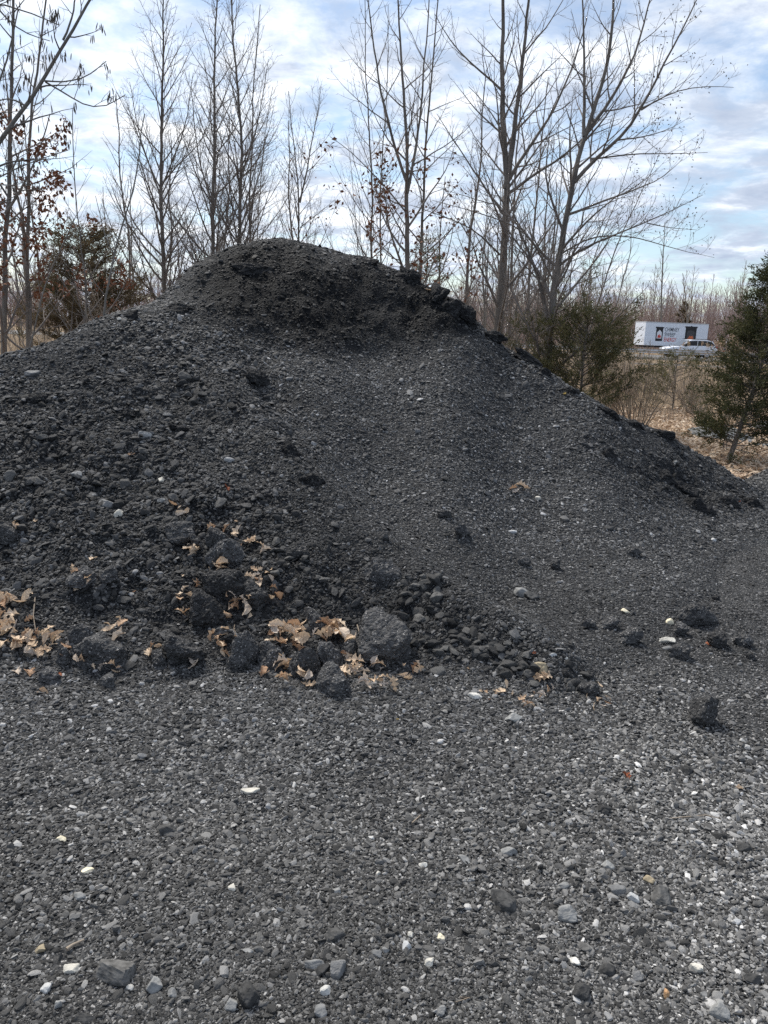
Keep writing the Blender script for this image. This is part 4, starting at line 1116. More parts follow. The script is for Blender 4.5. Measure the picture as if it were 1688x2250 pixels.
tree('bare_tree', 'bare tree over the left side of the summit leaning slightly left', [([(523, 600), (522, 540), (524, 400), (527, 330), (520, 240), (513, 120), (508, 0), (506, -80)], .078, .012), ([(524, 400), (555, 320), (575, 230), (590, 130)], .025, .006)], 17.2, ASC, seed=9)
tree('bare_tree', 'slender bare tree behind the summit beside a thicker trunk', [([(549, 590), (549, 480), (552, 360), (557, 230), (566, 110), (572, 10)], .045, .01)], 18.5, ASC, seed=10, dens=.8)
tree('bare_tree', 'thin pole of a tree just right of the slender one', [([(562, 580), (563, 480), (570, 380), (582, 280), (600, 190)], .03, .007)], 19.5, THIN, seed=11)
tree('bare_tree', 'short forked tree standing behind the very summit', [([(660, 570), (659, 500), (658, 430), (647, 330), (637, 250), (634, 200)], .055, .008), ([(659, 445), (680, 350), (697, 265), (706, 190)], .03, .006, .3), ([(660, 500), (700, 470), (735, 440)], .015, .004)], 19, ASC, seed=12, leaves=(40, .09, 3.5, 5.5, 'russet'))
tree('bare_tree', 'slim tree over the saddle right of the summit', [([(818, 610), (816, 520), (818, 430), (815, 330), (806, 200), (802, 90), (800, -30)], .048, .008)], 18, ASC, seed=13, dens=.8)
tree('bare_tree', 'slim tree close beside another over the saddle', [([(834, 610), (834, 480), (837, 360), (846, 240), (851, 130), (853, 10)], .04, .008)], 19.5, THIN, seed=14)
tree('bare_tree', 'thin bent tree behind the saddle with wispy twigs', [([(785, 600), (787, 520), (778, 440), (770, 360), (762, 300)], .025, .005)], 21, THIN, seed=15)
tree('oak_tree', 'three-stemmed oak behind the right shoulder keeping russet leaves', [([(895, 640), (895, 500), (894, 400), (896, 300), (890, 200), (882, 100), (872, -40)], .10, .015), ([(895, 425), (917, 320), (930, 200), (940, 80), (946, -60)], .04, .01, .4), ([(895, 405), (860, 300), (830, 180), (815, 60), (802, -60)], .04, .01, -.4), ([(895, 470), (840, 400), (770, 330), (725, 300)], .022, .005, -.6)],
     16, OAK, seed=16, leaves=(420, .10, 2.2, 5.0, 'russet'), dens=.85)
tree('oak_tree', 'slim russet-leaved oak beside the three-stemmed one', [([(925, 650), (926, 560), (930, 450), (937, 320), (950, 180), (962, 60), (968, -60)], .06, .012)], 16.6, OAK, seed=17, leaves=(240, .10, 2.0, 4.6, 'russet'), dens=.8)
tree('bare_tree', 'tallest bare tree with thick dark trunk forking above the right slope', [
    ([(1090, 745), (1097, 610), (1105, 490), (1112, 410), (1110, 330), (1104, 200), (1103, 100), (1108, -60)], .135, .03),
    ([(1111, 415), (1128, 300), (1140, 200), (1153, 110), (1163, 0), (1170, -70)], .07, .02, -.3), ([(1112, 405), (1135, 360), (1175, 305), (1220, 240), (1262, 150), (1290, 40)], .045, .010, .6),
    ([(1110, 430), (1180, 378), (1250, 335), (1300, 285), (1365, 205)], .04, .006, -.8), ([(1104, 470), (1050, 390), (1005, 320), (960, 250)], .03, .006, .6), ([(1104, 200), (1040, 145), (990, 90), (955, 30)], .028, .006),
    ([(1108, 300), (1070, 230), (1030, 190)], .02, .005), ([(1098, 560), (1040, 500), (960, 470), (900, 450)], .022, .004, -.9), ([(1150, 120), (1200, 60), (1250, -20)], .02, .006)],
     15, SPREAD, seed=18, dens=1.1)
tree('bare_tree', 'wide bare tree leaning right with long sweeping limbs and seed pods', [
    ([(1204, 760), (1212, 660), (1228, 560), (1242, 470), (1258, 410), (1270, 345), (1287, 290), (1305, 230), (1322, 175), (1336, 100), (1343, 40), (1350, -50)], .105, .02),
    ([(1262, 400), (1310, 345), (1370, 300), (1410, 240), (1450, 160), (1490, 80), (1535, -10)], .045, .010, -.6), ([(1284, 300), (1287, 200), (1285, 100), (1280, -40)], .04, .012, .3),
    ([(1288, 292), (1340, 230), (1390, 140), (1420, 40), (1440, -50)], .04, .010, .5), ([(1206, 710), (1190, 620), (1160, 540), (1135, 490), (1118, 430)], .055, .012, .5),
    ([(1222, 590), (1280, 545), (1340, 520), (1420, 490), (1500, 450), (1545, 428)], .032, .004, -1.0), ([(1244, 472), (1330, 440), (1410, 412), (1470, 385), (1500, 350)], .03, .004, .8),
    ([(1410, 242), (1470, 205), (1540, 188), (1612, 192)], .018, .004), ([(1300, 350), (1400, 335), (1480, 340), (1555, 335)], .02, .004, -.4), ([(1230, 560), (1300, 515), (1390, 518), (1480, 545), (1570, 566)], .022, .003, .5),
    ([(1218, 620), (1150, 500), (1060, 470), (950, 440)], .022, .004, -.8), ([(1420, 490), (1460, 500), (1530, 505)], .012, .003)],
     14, SPREAD, seed=19, buds=420, dens=1.1)
tree('bare_tree', 'snapped-looking grey trunk behind the right rim', [([(1068, 710), (1066, 640), (1062, 580), (1066, 520), (1085, 460)], .06, .012)], 20, THIN, bark='bark_pale', seed=20)
tree('bare_tree', 'straight medium trunk just right of the tallest tree', [([(1118, 720), (1121, 620), (1125, 520), (1130, 400), (1142, 270), (1150, 150)], .075, .012)], 21, ASC, seed=21, dens=.7)
tree('bare_tree', 'medium trunk midway between the two biggest right trees', [([(1160, 720), (1164, 600), (1172, 500), (1184, 380), (1192, 270), (1205, 170)], .07, .012)], 22, ASC, seed=22, dens=.7)
tree('bare_tree', 'dark trunk close behind the leaning wide tree', [([(1196, 740), (1200, 640), (1196, 540), (1205, 420), (1218, 300)], .06, .012)], 24, ASC, seed=23, dens=.6)
tree('sapling', 'sapling leaning right from behind the right cedar bush', [([(1300, 720), (1330, 610), (1365, 520), (1412, 420), (1452, 330)], .035, .006)], 17, THIN, seed=24)
tree('sapling', 'pale slanting stem beside the leaning sapling', [([(1262, 720), (1290, 620), (1325, 520), (1360, 430), (1385, 350)], .03, .006)], 18, THIN, bark='bark_pale', seed=25)
tree('sapling', 'crooked dark sapling above the cedar bush', [([(1345, 700), (1372, 600), (1390, 540), (1385, 470), (1400, 400)], .03, .006)], 20, THIN, seed=26)
tree('bare_tree', 'lone slender tree standing up behind the sign trailer', [([(1452, 745), (1453, 660), (1457, 580), (1461, 488)], .17, .03)], 86, [(.6, .2, .3, 4.6, .5, .9, .1, .06, 7), (.5, .2, .45, 2.0, .5, .9, .06, .08, 4)], seed=27, minr=.016)
tree('bare_tree', 'round-crowned reddish tree beyond the road at the far right', [([(1628, 742), (1628, 700), (1627, 660), (1628, 610)], .16, .03), ([(1628, 725), (1605, 670), (1592, 630)], .08, .02), ([(1628, 725), (1650, 670), (1664, 632)], .08, .02), ([(1628, 715), (1615, 650), (1612, 615)], .07, .02), ([(1628, 715), (1640, 655), (1645, 615)], .07, .02)], 95, [(.8, .1, .5, 4, .3, .7, .08, .05, 6), (.6, .1, .5, 2.2, .3, .7, .08, .08, 4)], twig='twig_red', seed=28, minr=.016)
tree('bare_tree', 'whitish multi-stemmed tree beyond the road near the sign', [([(1508, 745), (1509, 700), (1505, 650), (1500, 600)], .13, .03), ([(1509, 720), (1520, 670), (1530, 620)], .07, .02), ([(1509, 720), (1490, 680), (1478, 640)], .07, .02)], 87, [(.8, .1, .5, 3.4, .3, .8, .08, .06, 6), (.6, .1, .5, 1.8, .3, .8, .06, .08, 4)], bark='bark_pale', twig='twig_tan', seed=29, minr=.014)

# thicket of young bare trees further back: copies of four kinds
def free_tree(name, H, r0, cfg, seed, bark, twig, minr, whole=False):
    global cfg_min
    cfg_min = minr
    r = np.random.default_rng(seed)
    pts = wiggle(np.stack([r.normal(0, .10) * np.linspace(0, 1, 16) * H * .3, r.normal(0, .1) * np.linspace(0, 1, 16) * H * .3, np.linspace(-.05, H, 16)], -1), .02 * H / 6, r)
    rad = r0 + (.2 * r0 - r0) * np.linspace(0, 1, 16)
    out = []; branch_out(r, pts, rad, 0, cfg, out)
    tr = tubes([(pts, rad)], 6)
    cr = join([tubes([(p, q) for l, p, q in out if l == lv], 4 if lv == 1 else 3) for lv in sorted({l for l, _, _ in out})])
    if whole:
        V, F = join([tr, cr]); return mesh(name, V, F, True, [M[twig]])
    root = bpy.data.objects.new(name, None); COL.objects.link(root)
    link('trunk', mesh('trunk', *tr, True, [M[bark]]), root); link('crown', mesh('crown', *cr, True, [M[twig]]), root)
    return root
young = [free_tree('young_tree', h, .05, THIN + [(.2, .2, .5, .3, .5, 1, .02, .1, 3)], 50 + i, b, 'twig' if i != 2 else 'twig_tan', .0045) for i, (h, b) in enumerate(((6.5, 'bark'), (5.2, 'bark_pale'), (4.4, 'bark'), (7.4, 'bark')))]
rt = np.random.default_rng(77)
spots = []
while len(spots) < 42:
    px = rt.uniform(-60, 1375); Y = rt.uniform(20, 42)
    spots.append((px, Y))
for i, (px, Y) in enumerate(spots):
    o = young[i % 4] if i < 4 else copy_tree(young[i % 4])
    p = P(px, 700, Y); o.location = (p[0], Y, -.1); o.rotation_euler = (0, 0, rt.uniform(0, 6.28)); s = rt.uniform(.75, 1.2); o.scale = (s, s, s)
    tag(o, 'young bare tree in the thicket behind the pile, one of many thin grey trunks', 'tree', 'young trees of the thicket')
farT = [free_tree('woodland_tree', h, .085, [(.36, .15, .45, 3.8, .4, .9, .08, .09, 6), (.42, .12, .5, 1.9, .4, .9, .06, .1, 4)], 90 + i, 'bark', tw, .017, True) for i, (h, tw) in enumerate(((9.5, 'twig_red'), (8.2, 'twig_red'), (10.5, 'twig_tan'), (7.5, 'twig_red')))]
for i in range(290):
    right = i < 200
    px = rt.uniform(1000, 1760) if right else rt.uniform(-150, 1000)
    Y = rt.uniform(88, 135); p = P(px, 700, Y)
    if 1395 < px < 1575 and Y < 92: Y = 95
    o = link('woodland_tree', farT[i % 4]); o.location = (p[0], Y, -.1); s = rt.uniform(.7, 1.12); o.scale = (s, s, s); o.rotation_euler = (0, 0, rt.uniform(0, 6.28))
    tag(o, 'bare brownish tree of the far wood beyond the road', 'tree', 'trees of the far wood')

# ------------------------------------------------------------------ cedars, shrubs, grass
def cedar(label, axis, Y, H, width, seed, lean=(0, 0), bare=.12, nb=95, shape=1.0, dens=1.0, needle=.05, top=.25, jit=.6, rise=(-.05, .65), m='cedar'):
    """axis: pixel column of the trunk foot; H, width in metres. Boughs carry tufts of scale-leaf sprays."""
    r = np.random.default_rng(seed)
    p0 = P(axis, 720, Y); base = np.array([p0[0], Y, 0.0])
    n = 14; t = np.linspace(0, 1, n)
    trunk = np.stack([lean[0] * t ** .8, lean[1] * t, -.05 + (H + .05) * t], -1) + np.cumsum(r.normal(0, .008, (n, 3)), 0) * [1, 1, 0]
    tr = (trunk, .008 + .030 * H / 3 * (1 - t))
    boughs, tufts = [], []
    for k in range(nb):
        u = bare + (1 - bare) * ((k + r.random()) / nb) ** .9
        o = np.array([np.interp(u, t, trunk[:, j]) for j in range(3)])
        prof = (1 - u) ** .75 * (.55 + .45 * min(1, (u - bare) / .25)) + top * (1 - u) ** .2 * .25
        L = width / 2 * shape * prof * r.uniform(jit, 1.2) + .10
        a = r.uniform(0, 6.28); up_ = r.uniform(*rise)
        p, q = shoot(r, o, np.array([math.cos(a), math.sin(a), up_]), L, 7, .010, .003, .05, .10)
        boughs.append((p, q))
        mm = max(3, int(L / .10))
        for j in range(mm):
            f = .25 + .75 * (j + r.random()) / mm
            c = np.array([np.interp(f, np.linspace(0, 1, 7), p[:, i]) for i in range(3)])
            d = unit((p[-1] - p[0]) + r.normal(0, .45, 3) * L + np.array([0, 0, .25 * L]))
            tufts.append((c, d, .13 + .10 * r.random()))
    nf = int(34 * dens)
    C_ = np.repeat(np.array([c for c, d, s in tufts]), nf, 0); D_ = np.repeat(np.array([d for c, d, s in tufts]), nf, 0); S_ = np.repeat(np.array([s for c, d, s in tufts]), nf)[:, None]
    N_ = len(C_)
    f = r.random((N_, 1))
    c = C_ + D_ * S_ * f * 1.3 + r.normal(0, .024, (N_, 3))
    dd = D_ + r.normal(0, .42, (N_, 3)); dd /= np.linalg.norm(dd, axis=1, keepdims=True)
    b = np.cross(dd, r.normal(size=(N_, 3))); b /= np.linalg.norm(b, axis=1, keepdims=True)
    L = needle * r.uniform(.6, 1.3, (N_, 1)); w = L * .16
    V = np.stack([c - b * w, c + b * w, c + dd * L], 1).reshape(-1, 3)
    F = np.arange(N_ * 3).reshape(-1, 3)
    root = empty('cedar', base, label, 'cedar')
    link('trunk', mesh('trunk', *tubes([tr], 7), True, [M['bark']]), root)
    link('boughs', mesh('boughs', *tubes(boughs, 4), True, [M['bark']]), root)
    link('crown', mesh('crown', V, F, False, [M[m]]), root)
    return root
cedar('squat olive cedar bush at the right side of the pile', 1292, 13.6, 1.95, 2.3, 1, bare=.14, nb=100, shape=1.15, dens=.95, top=1.6, jit=.45, rise=(.0, .6))
cedar('tall dark cedar at the right picture edge with a bare leaning trunk', 1640, 10.4, 2.75, 1.30, 2, lean=(.58, .1), bare=.08, nb=250, dens=1.25, needle=.045, shape=1.1, top=.1, jit=.75, rise=(-.2, .3), m='cedar_dark')
cedar('big brownish cedar behind the left trunks', 190, 16.0, 3.25, 2.6, 3, bare=.05, nb=190, dens=1.0, shape=1.15, top=1.0, m='cedar_brown')
cedar('small cedar showing above the right shoulder beside the oaks', 930, 18.5, 3.6, 1.6, 4, bare=.4, nb=60, dens=.8)
cedar('narrow sparse cedar between the leaning tree and the cedar bush', 1290, 21.0, 3.4, .7, 5, bare=.1, nb=50, dens=.6)
cedar('small ragged cedar seedling among the bare shrubs', 1500, 17.5, 1.25, 1.5, 6, bare=.05, nb=40, dens=.6, top=1.2)
cedar('brownish cedar beyond the road between bare trees', 1498, 93, 5.8, 3.0, 7, bare=.2, nb=60, dens=.3, needle=.25, m='cedar_brown')
def shrub(label, px, Y, H, spread, n, seed, m='twig_tan', minr=.003, group=None, name='bare_shrub'):
    global cfg_min
    cfg_min = minr
    r = np.random.default_rng(seed + 400)
    p0 = P(px, 760, Y); base = np.array([p0[0], Y, 0.0]); main, out = [], []
    for k in range(n):
        a = r.uniform(0, 6.28); tilt = r.uniform(.05, 1.0) * spread
        L = H * r.uniform(.6, 1.15)
        p, q = shoot(r, np.array([.10 * math.cos(a), .10 * math.sin(a), -.03]), np.array([math.cos(a) * tilt, math.sin(a) * tilt, 1.0]), L, 9, .0075, .003, -.01, .05)
        main.append((p, q)); branch_out(r, p, q, 0, [(.11, .2, .4, .55, .3, .8, .06, .07, 5), (.10, .2, .5, .25, .3, .9, .03, .1, 3)], out)
    root = empty(name, base, label, 'shrub', group)
    link('stems', mesh('stems', *tubes(main, 5), True, [M[m]]), root)
    link('twigs', mesh('twigs', *tubes([(p, q) for l, p, q in out if l == 1], 4), True, [M[m]]), root)
    tw = [(p, q) for l, p, q in out if l == 2]
    if tw: link('fine_twigs', mesh('fine_twigs', *tubes(tw, 3), True, [M[m]]), root)
    return root
shrub('tall bare shrub fanning out just beyond the right rim', 1418, 13.6, 1.55, .75, 26, 1)
shrub('low bare shrub beside the grey outcrop', 1600, 13.2, .95, 1.0, 18, 2)
shrub('wispy bare shrub behind the outcrop', 1545, 17.0, 1.3, .8, 16, 3)
shrub('thin dark-stemmed shrub growing out of the outcrop', 1636, 11.4, .75, .5, 4, 4, 'twig')
shrub('bare shrub between the cedar bush and the tall shrub', 1360, 15.2, 1.5, .6, 18, 5)
shrub('tangled pale shrub under the left cedar', 235, 11.2, 1.7, .9, 16, 6)
shrub('pale arching shrub in front of the left trunks', 120, 11.0, 1.6, 1.0, 14, 7)
shrub('bare grey bush left of the crest behind the shoulder', 300, 14.5, 2.3, .8, 18, 8)
shrub('bare bush hugging the foot of the tallest tree', 1060, 14.0, 2.0, .7, 16, 9)
shrub('bare bush behind the lower right rim', 1170, 16.0, 1.9, .8, 18, 10)
rs = np.random.default_rng(5)
for i in range(26):
    px = rs.uniform(1180, 1700) if i < 17 else rs.uniform(-60, 330)
    shrub('grey-brown bare brush in the rough ground behind the pile', px, rs.uniform(17, 40), rs.uniform(.7, .95) if px > 1370 else rs.uniform(1.2, 2.2), .7, 10, 40 + i, minr=.0045, group='brush behind the pile', name='brush')
def blades(name, n, area, h, m, seed, w=.004, lean=.35):
    r = np.random.default_rng(seed)
    x = r.uniform(area[0], area[1], n); y = r.uniform(area[2], area[3], n)
    k = fbm(np.stack([x, y], -1) * .5, 3, seed) > -.25; x, y = x[k], y[k]; n = len(x)
    wpx = CX + FPX * x / np.maximum(y, 1)
    L = h * np.where((wpx > 1370) & (y < 61), .55, 1.0) * r.uniform(.4, 1.2, n) * (1 + .4 * fbm(np.stack([x, y], -1) * .4, 2, seed + 1))
    a = r.uniform(0, 6.28, n); l = lean * r.random(n) * L
    o = np.stack([x, y, np.full(n, -.12)], -1); d = np.stack([np.cos(a), np.sin(a), np.zeros(n)], -1); s = np.stack([-np.sin(a), np.cos(a), np.zeros(n)], -1)
    s = s * (w * (1 + y / 25))[:, None]
    mid = o + np.stack([np.zeros(n), np.zeros(n), L * .6], -1) + d * (l * .35)[:, None]; tip = o + np.stack([np.zeros(n), np.zeros(n), L], -1) + d * l[:, None]
    V = np.stack([o - s, o + s, mid + s * .8, mid - s * .8, tip], 1).reshape(-1, 3); i = np.arange(n)[:, None] * 5
    me = mesh(name, V, [(i + [0, 1, 2, 3]), (i + [3, 2, 4])], False, [M[m]])
    tag(link(name, me), kind='stuff')
blades('dry_grass', 26000, (4.5, 34, 16, 62), .75, 'grass', 1, .004)
blades('dry_grass', 16000, (-14, -2.0, 10.5, 30), .85, 'grass', 2, .004)
blades('undergrowth', 9000, (-3, 16, 15, 40), 1.1, 'twig_tan', 3, .004)
def litter(n, area, seed):
    r = np.random.default_rng(seed)
    x = r.uniform(area[0], area[1], n); y = r.uniform(area[2], area[3], n)
    z = yard_relief(np.stack([x, y], -1)) + r.uniform(.0, .06, n)
    c = np.stack([x, y, z], -1)
    V = np.repeat(c, 6, 0).reshape(n, 6, 3)
    a = r.uniform(0, 6.28, n); L = r.uniform(.03, .062, n); t = r.normal(0, .5, n)
    d = np.stack([np.cos(a), np.sin(a), t * .6], -1) * L[:, None]; s = np.stack([-np.sin(a), np.cos(a), r.normal(0, .4, n)], -1) * (L * .42)[:, None]
    up_ = np.stack([np.zeros(n), np.zeros(n), L * r.uniform(-.3, .5, n)], -1)
    V[:, 0] -= d; V[:, 1] += -d * .2 + s + up_; V[:, 2] += d * .5 + s * .8 + up_; V[:, 3] += d; V[:, 4] += d * .5 - s * .8 + up_; V[:, 5] += -d * .2 - s + up_
    i = np.arange(n)[:, None] * 6
    me = mesh('leaf_litter', V.reshape(-1, 3), [i + [0, 1, 2, 3], i + [0, 3, 4, 5]], False, [M['litter']])
    tag(link('leaf_litter', me), kind='stuff')
litter(27000, (3.3, 9.0, 9.0, 18.5), 4)
def woods(n, seed):
    r = np.random.default_rng(seed); ps = []
    for k in range(n):
        px = r.uniform(980, 1780) if k % 3 else r.uniform(-150, 420); Y = r.uniform(105, 150); b = P(px, 700, Y); b[2] = -.1
        H = r.uniform(3.0, 8.0)
        p, q = shoot(r, b, np.array([r.normal(0, .12), 0, 1]), H, 5, .05, .016, .02, .06); ps.append((p, q))
        for j in range(5):
            o = p[1] + (p[-1] - p[1]) * r.random(); p2_, q2 = shoot(r, o, np.array([r.normal(0, .6), r.normal(0, .3), 1]), H * r.uniform(.15, .4), 5, .024, .012, .05, .08); ps.append((p2_, q2))
    tag(link('distant_woods', mesh('distant_woods', *tubes(ps, 3), True, [M['twig_red']])), kind='stuff')
woods(2600, 8)
litter(5000, (-10, -3.5, 10.5, 18), 5)

# grey outcrop lying in the leaf litter, two slabs
def slab(px, py, w, d, h, label, seed):
    r = np.random.default_rng(seed); n = 26
    bm = bmesh.new(); bmesh.ops.create_icosphere(bm, subdivisions=5, radius=1); V = np.array([v.co[:] for v in bm.verts]); F = np.array([[v.index for v in f.verts] for f in bm.faces]); bm.free()
    q = 1 + .22 * fbm(V * 1.5 + seed, 3, seed) - .10 * (worley(V * np.array([3, 3, 9]) + seed, seed) - .4)
    V = V * q[:, None]; V[:, 2] = np.round(V[:, 2] * 6 + .3 * fbm(V * 2, 2, seed)) / 6 * .5 + V[:, 2] * .5
    V = V * np.array([w / 2, d / 2, h])
    e = ray(px, py); t = CAMZ / -e[2]
    o = link('rock_outcrop', mesh('rock_outcrop', V, F, False, [M['outcrop']])); o.location = (e[0] * t, e[1] * t, -.02); tag(o, label, 'rock')
slab(1588, 962, 1.1, 1.5, .17, 'flat grey-blue rock outcrop lying in the tan leaf litter', 3)
slab(1684, 945, .7, 1.0, .16, 'second grey outcrop behind the leaning cedar trunk', 4)
slab(1684, 985, .4, .5, .10, 'small pale rock at the edge right of the cedar trunk', 5)

# ------------------------------------------------------------------ road, rails, sign trailer, car
def strip(name, y0, y1, z, m, x0=-120, x1=160, kind='structure'):
    V = [(x0, y0, z), (x1, y0, z), (x1, y1, z), (x0, y1, z)]
    tag(link(name, mesh(name, np.array(V), np.array([[0, 1, 2, 3]]), False, [M[m]])), kind=kind)
strip('road', 65.0, 79.0, .05, 'asphalt')
strip('road_marking', 66.0, 66.16, .056, 'paint'); strip('road_marking', 77.8, 77.96, .056, 'paint')
def guardrail(name, label, Y, x0, x1, z, hgt, m, step, second=None):
    root = empty(name, (x0, Y, 0), label, 'guardrail')
    L = x1 - x0
    b = MB(); b.prism([(-.02, z - hgt), (.03, z - hgt * .8), (-.02, z - hgt * .5), (.03, z - hgt * .2), (-.02, z), (-.05, z), (0, z - hgt * .2), (-.05, z - hgt * .5), (0, z - hgt * .8), (-.05, z - hgt)], 0, L, 'x')
    b.build('rail', M[m], root)
    if second: MB().box((0, -.03, second - .05), (L, .03, second + .05), .01).build('rail', M[m], root)
    k = 0.3
    while k < L:
        MB().box((k - .06, .04, -.1), (k + .06, .16, z + .03), .01).build('post', M['bark_pale'], root); k += step
    return root
guardrail('guardrail', 'pale steel guardrail along the road in front of the white car', 62, 8, 29.3, .86, .34, 'galv', 1.9)
guardrail('guardrail', 'low weathered double rail nearer than the steel guardrail', 46, 14, 20.6, .55, .12, 'rail', 2.2, .16)
# trailer with printed sides
def sign_trailer():
    p = P(1416, 745, 80.0)
    root = empty('sign_trailer', (p[0], 80.0, 0), 'white box trailer lettered CHIMNEY SWEEP ENERGY parked beyond the road', 'trailer', rz=math.radians(9))
    Lx, z0, z1, Wd = 6.85, .95, 3.28, 2.3
    MB().box((0, 0, z0), (Lx, Wd, z1), .03).build('box_body', M['trailer'], root)
    MB().box((-.01, -.02, z1 - .07), (Lx + .01, Wd + .02, z1 + .012), .01).build('top_rail', M['galv'], root)
    MB().box((.2, .2, z0 - .18), (Lx - .2, Wd - .2, z0 - .004)).build('chassis', M['charcoal'], root)
    for x in (4.5, 5.3):
        for y in (.12, Wd - .12):
            w = MB().cyl((x, y, .42), .42, .24, 'y', 20).build('wheel', M['tyre'], root); MB().cyl((x, y + (-.125 if y < 1 else .125), .42), .22, .02, 'y', 14).build('rim', M['rim'], w)
    MB().box((.5, .9, 0), (.62, 1.02, z0 - .18)).build('jack_leg', M['galv'], root)
    def fire(x0, x1, ztop, zbot, inner, flame_col, house):
        f = MB(); f.prism([(x0, ztop - .14), (x0 + .06, ztop - .14), (x0 + .06, zbot), (x1 - .06, zbot), (x1 - .06, ztop - .14), (x1, ztop - .14), (x1 + .03, ztop), (x0 - .03, ztop)], -.012, -.003, 'y')
        fr = f.build('fireplace_print', M['charcoal'], root)
        cx = (x0 + x1) / 2; w = (x1 - x0)
        if house:
            MB().prism([(cx - w * .30, zbot + .25), (cx + w * .30, zbot + .25), (cx + w * .30, ztop - .55), (cx, ztop - .30), (cx - w * .30, ztop - .55)], -.018, -.013, 'y').build('house_print', M['car'], fr)
        else:
            MB().prism([(cx - w * .32, zbot + .01), (cx + w * .32, zbot + .01), (cx + w * .32, ztop - .55), (cx + w * .2, ztop - .42), (cx - w * .2, ztop - .42), (cx - w * .32, ztop - .55)], -.018, -.013, 'y').build('hearth_print', M['char2'], fr)
            MB().prism([(cx - w * .05, ztop), (cx + w * .05, ztop), (cx + w * .04, ztop + .07), (cx - w * .04, ztop + .07)], -.012, -.003, 'y').build('finial_print', M['charcoal'], fr)
        s = w * (.2 if house else .24); zb = zbot + (.32 if house else .10); hh = .42 if house else .55
        fl = [(cx - s, zb), (cx + s, zb), (cx + s * 1.05, zb + hh * .45), (cx + s * .7, zb + hh * .62), (cx + s * .5, zb + hh * .4), (cx + s * .15, zb + hh), (cx - s * .25, zb + hh * .55), (cx - s * .6, zb + hh * .75), (cx - s, zb + hh * .35)] if house else \
             [(cx - s, zb), (cx + s, zb), (cx + s, zb + hh * .6), (cx + s * .8, zb + hh), (cx + s * .1, zb + hh * .9), (cx - s * .4, zb + hh), (cx - s * .55, zb + hh * .7), (cx - s, zb + hh * .55)]
        MB().prism(fl, -.024, -.019, 'y').build('flame_print', M[flame_col], fr)
    fire(1.12, 1.98, 2.82, 1.42, .6, 'red', True)
    fire(4.30, 5.62, 2.98, 1.40, .6, 'orange', False)
    for s, z, m in (('CHIMNEY', 2.40, 'text'), ('SWEEP', 1.90, 'text'), ('ENERGY', 1.40, 'red')):
        cu = bpy.data.curves.new('lettering', 'FONT'); cu.body = s; cu.size = .56; cu.extrude = .003; cu.offset = .004
        t = bpy.data.objects.new('lettering', cu); COL.objects.link(t)
        bpy.context.view_layer.update()
        me = bpy.data.meshes.new_from_object(t.evaluated_get(bpy.context.evaluated_depsgraph_get()))
        bpy.data.objects.remove(t)
        me.materials.clear(); me.materials.append(M[m])
        co = np.array([v.co[:] for v in me.vertices]); wd = {'CHIMNEY': 1.55, 'SWEEP': 1.16, 'ENERGY': 1.34}[s]
        co[:, 0] = (co[:, 0] - co[:, 0].min()) * wd / np.ptp(co[:, 0])
        me.vertices.foreach_set('co', np.stack([co[:, 0] + 2.12, -.006 + co[:, 2] * -1, co[:, 1] + z], -1).astype(np.float32).ravel()); me.update()
        link('lettering', me, root)
sign_trailer()
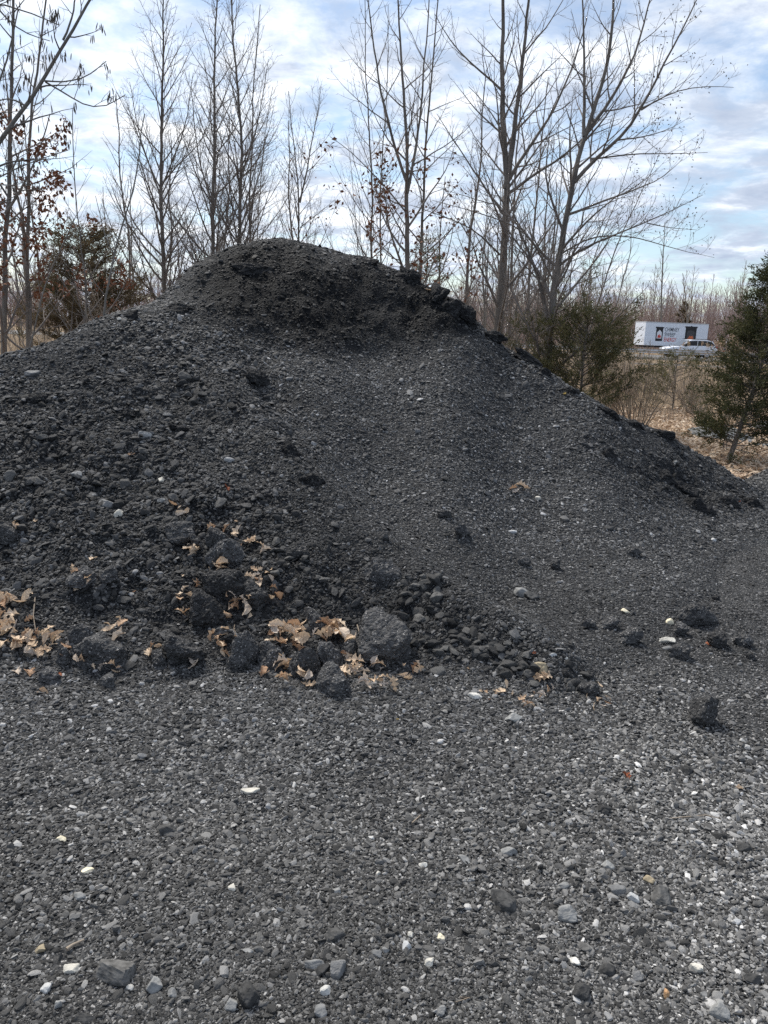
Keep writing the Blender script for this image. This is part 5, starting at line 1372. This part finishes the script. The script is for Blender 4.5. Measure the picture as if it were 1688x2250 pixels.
def white_car():
    p = P(1457, 765, 71.0)
    root = empty('parked_car', (p[0], 71.0, .055), 'white SUV driving left on the road in front of the sign trailer', 'car', rz=math.radians(3))
    W2 = .92
    low = [(0.02, .42), (.0, .62), (.06, .78), (.35, .90), (1.25, 1.02), (4.35, 1.10), (4.56, 1.0), (4.60, .70), (4.56, .40), (4.10, .30), (.55, .28), (.15, .32)]
    MB().prism(low, -W2, W2, 'y', .05).build('body', M['car'], root, True)
    cab = [(1.15, .98), (1.95, 1.52), (2.35, 1.62), (3.6, 1.62), (4.15, 1.50), (4.46, 1.06)]
    MB().prism(cab, -W2 + .09, W2 - .09, 'y', .05).build('cabin', M['car'], root, True)
    for s in (-1, 1):
        y = s * (W2 - .088); a, b = sorted((y, y + s * .012))
        MB().prism([(1.45, 1.08), (2.05, 1.49), (2.72, 1.54), (2.72, 1.10)], a, b, 'y').build('window', M['glass'], root)
        MB().prism([(2.78, 1.10), (2.78, 1.54), (3.55, 1.54), (3.68, 1.12)], a, b, 'y').build('window', M['glass'], root)
        MB().prism([(3.72, 1.12), (3.60, 1.54), (4.05, 1.45), (4.36, 1.14)], a, b, 'y').build('window', M['glass'], root)
        MB().box((2.0, min(s * .7, s * .74), 1.64), (3.9, max(s * .7, s * .74), 1.69), .01).build('roof_rail', M['charcoal'], root)
        MB().box((1.55, min(s * .93, s * 1.05), 1.02), (1.75, max(s * .93, s * 1.05), 1.16), .03).build('mirror', M['charcoal'], root)
        for x in (.88, 3.68):
            w = MB().cyl((x, s * .80, .34), .345, .26, 'y', 24).build('wheel', M['tyre'], root, True)
            MB().cyl((x, s * .935, .34), .22, .02, 'y', 12).build('rim', M['rim'], w)
            MB().prism([(x + .43 * math.cos(k * math.pi / 10), .34 + .43 * math.sin(k * math.pi / 10)) for k in range(11)], min(s * (W2 + .004), s * (W2 - .02)), max(s * (W2 + .004), s * (W2 - .02)), 'y').build('wheel_arch', M['charcoal'], root)
        MB().box((.03, min(s * .55, s * .90), .70), (.30, max(s * .55, s * .90), .82), .03).build('headlight', M['lamp_clear'], root)
        MB().box((4.40, min(s * .45, s * .935), .92), (4.61, max(s * .45, s * .935), 1.05), .02).build('tail_light', M['lamp_red'], root)
        for x in (1.9, 2.95):
            MB().box((x + .65, min(s * .925, s * .95), .88), (x + .83, max(s * .925, s * .95), .91), .008).build('door_handle', M['galv'], root)
    MB().prism([(1.20, 1.03), (1.98, 1.55), (1.96, 1.56), (1.17, 1.05)], -W2 + .16, W2 - .16, 'y').build('windscreen', M['glass'], root)
white_car()
# red and black marker post by the road
p = P(1591, 780, 63.0)
root = empty('marker_post', (p[0], 63.0, 0), 'short red and black post at the road edge by the dark cedar', 'post')
MB().cyl((0, 0, .25), .10, .5, 'z', 10).build('stem', M['charcoal'], root)
MB().cyl((0, 0, .70), .15, .40, 'z', 12, .13).build('band', M['red'], root); MB().cyl((0, 0, 1.0), .14, .2, 'z', 12, .06).build('cap', M['charcoal'], root)
# reeds with plumes along the verge
def reed(seed):
    r = np.random.default_rng(seed); H = 1.9
    p, q = shoot(r, np.array([0, 0, -.05]), np.array([r.normal(0, .08), r.normal(0, .08), 1]), H, 8, .012, .006, 0, .03)
    root = bpy.data.objects.new('reed', None); COL.objects.link(root)
    link('stem', mesh('stem', *tubes([(p, q)], 4), True, [M['grass']]), root)
    ps = []
    for k in range(26):
        f = r.random(); o = p[-1] + (p[-1] - p[-2]) * (f * 1.6 - .4)
        d = np.array([r.normal(.35, .35), r.normal(0, .35), .7 - .6 * f])
        a, b = shoot(r, o, d, .16 + .14 * (1 - f), 4, .016, .004, -.2, .1); ps.append((a, b))
    link('plume', mesh('plume', *tubes(ps, 4), True, [M['plume']]), root)
    lf = []
    for k in range(5):
        o = p[1 + k]; a = r.uniform(0, 6.28); x, y = shoot(r, o, np.array([math.cos(a), math.sin(a), .8]), .5, 5, .012, .003, -.25, .05); lf.append((x, y))
    link('blade', mesh('blade', *tubes(lf, 3), True, [M['grass']]), root)
    return root
reeds = [reed(i) for i in range(4)]
rr = np.random.default_rng(9)
for i in range(40):
    o = reeds[i] if i < 4 else copy_tree(reeds[i % 4])
    px = rr.uniform(1560, 1660) if i > 7 else rr.uniform(1490, 1560); Y = rr.uniform(50, 61); q = P(px, 760, Y)
    o.location = (q[0], Y, -.15); o.rotation_euler = (0, 0, rr.uniform(-.6, .6)); s = rr.uniform(.75, 1.1) if i > 7 else rr.uniform(.6, .8); o.scale = (s, s, s)
    tag(o, 'tan reed with a feathery plume on the verge before the road', 'reed', 'reeds along the verge')
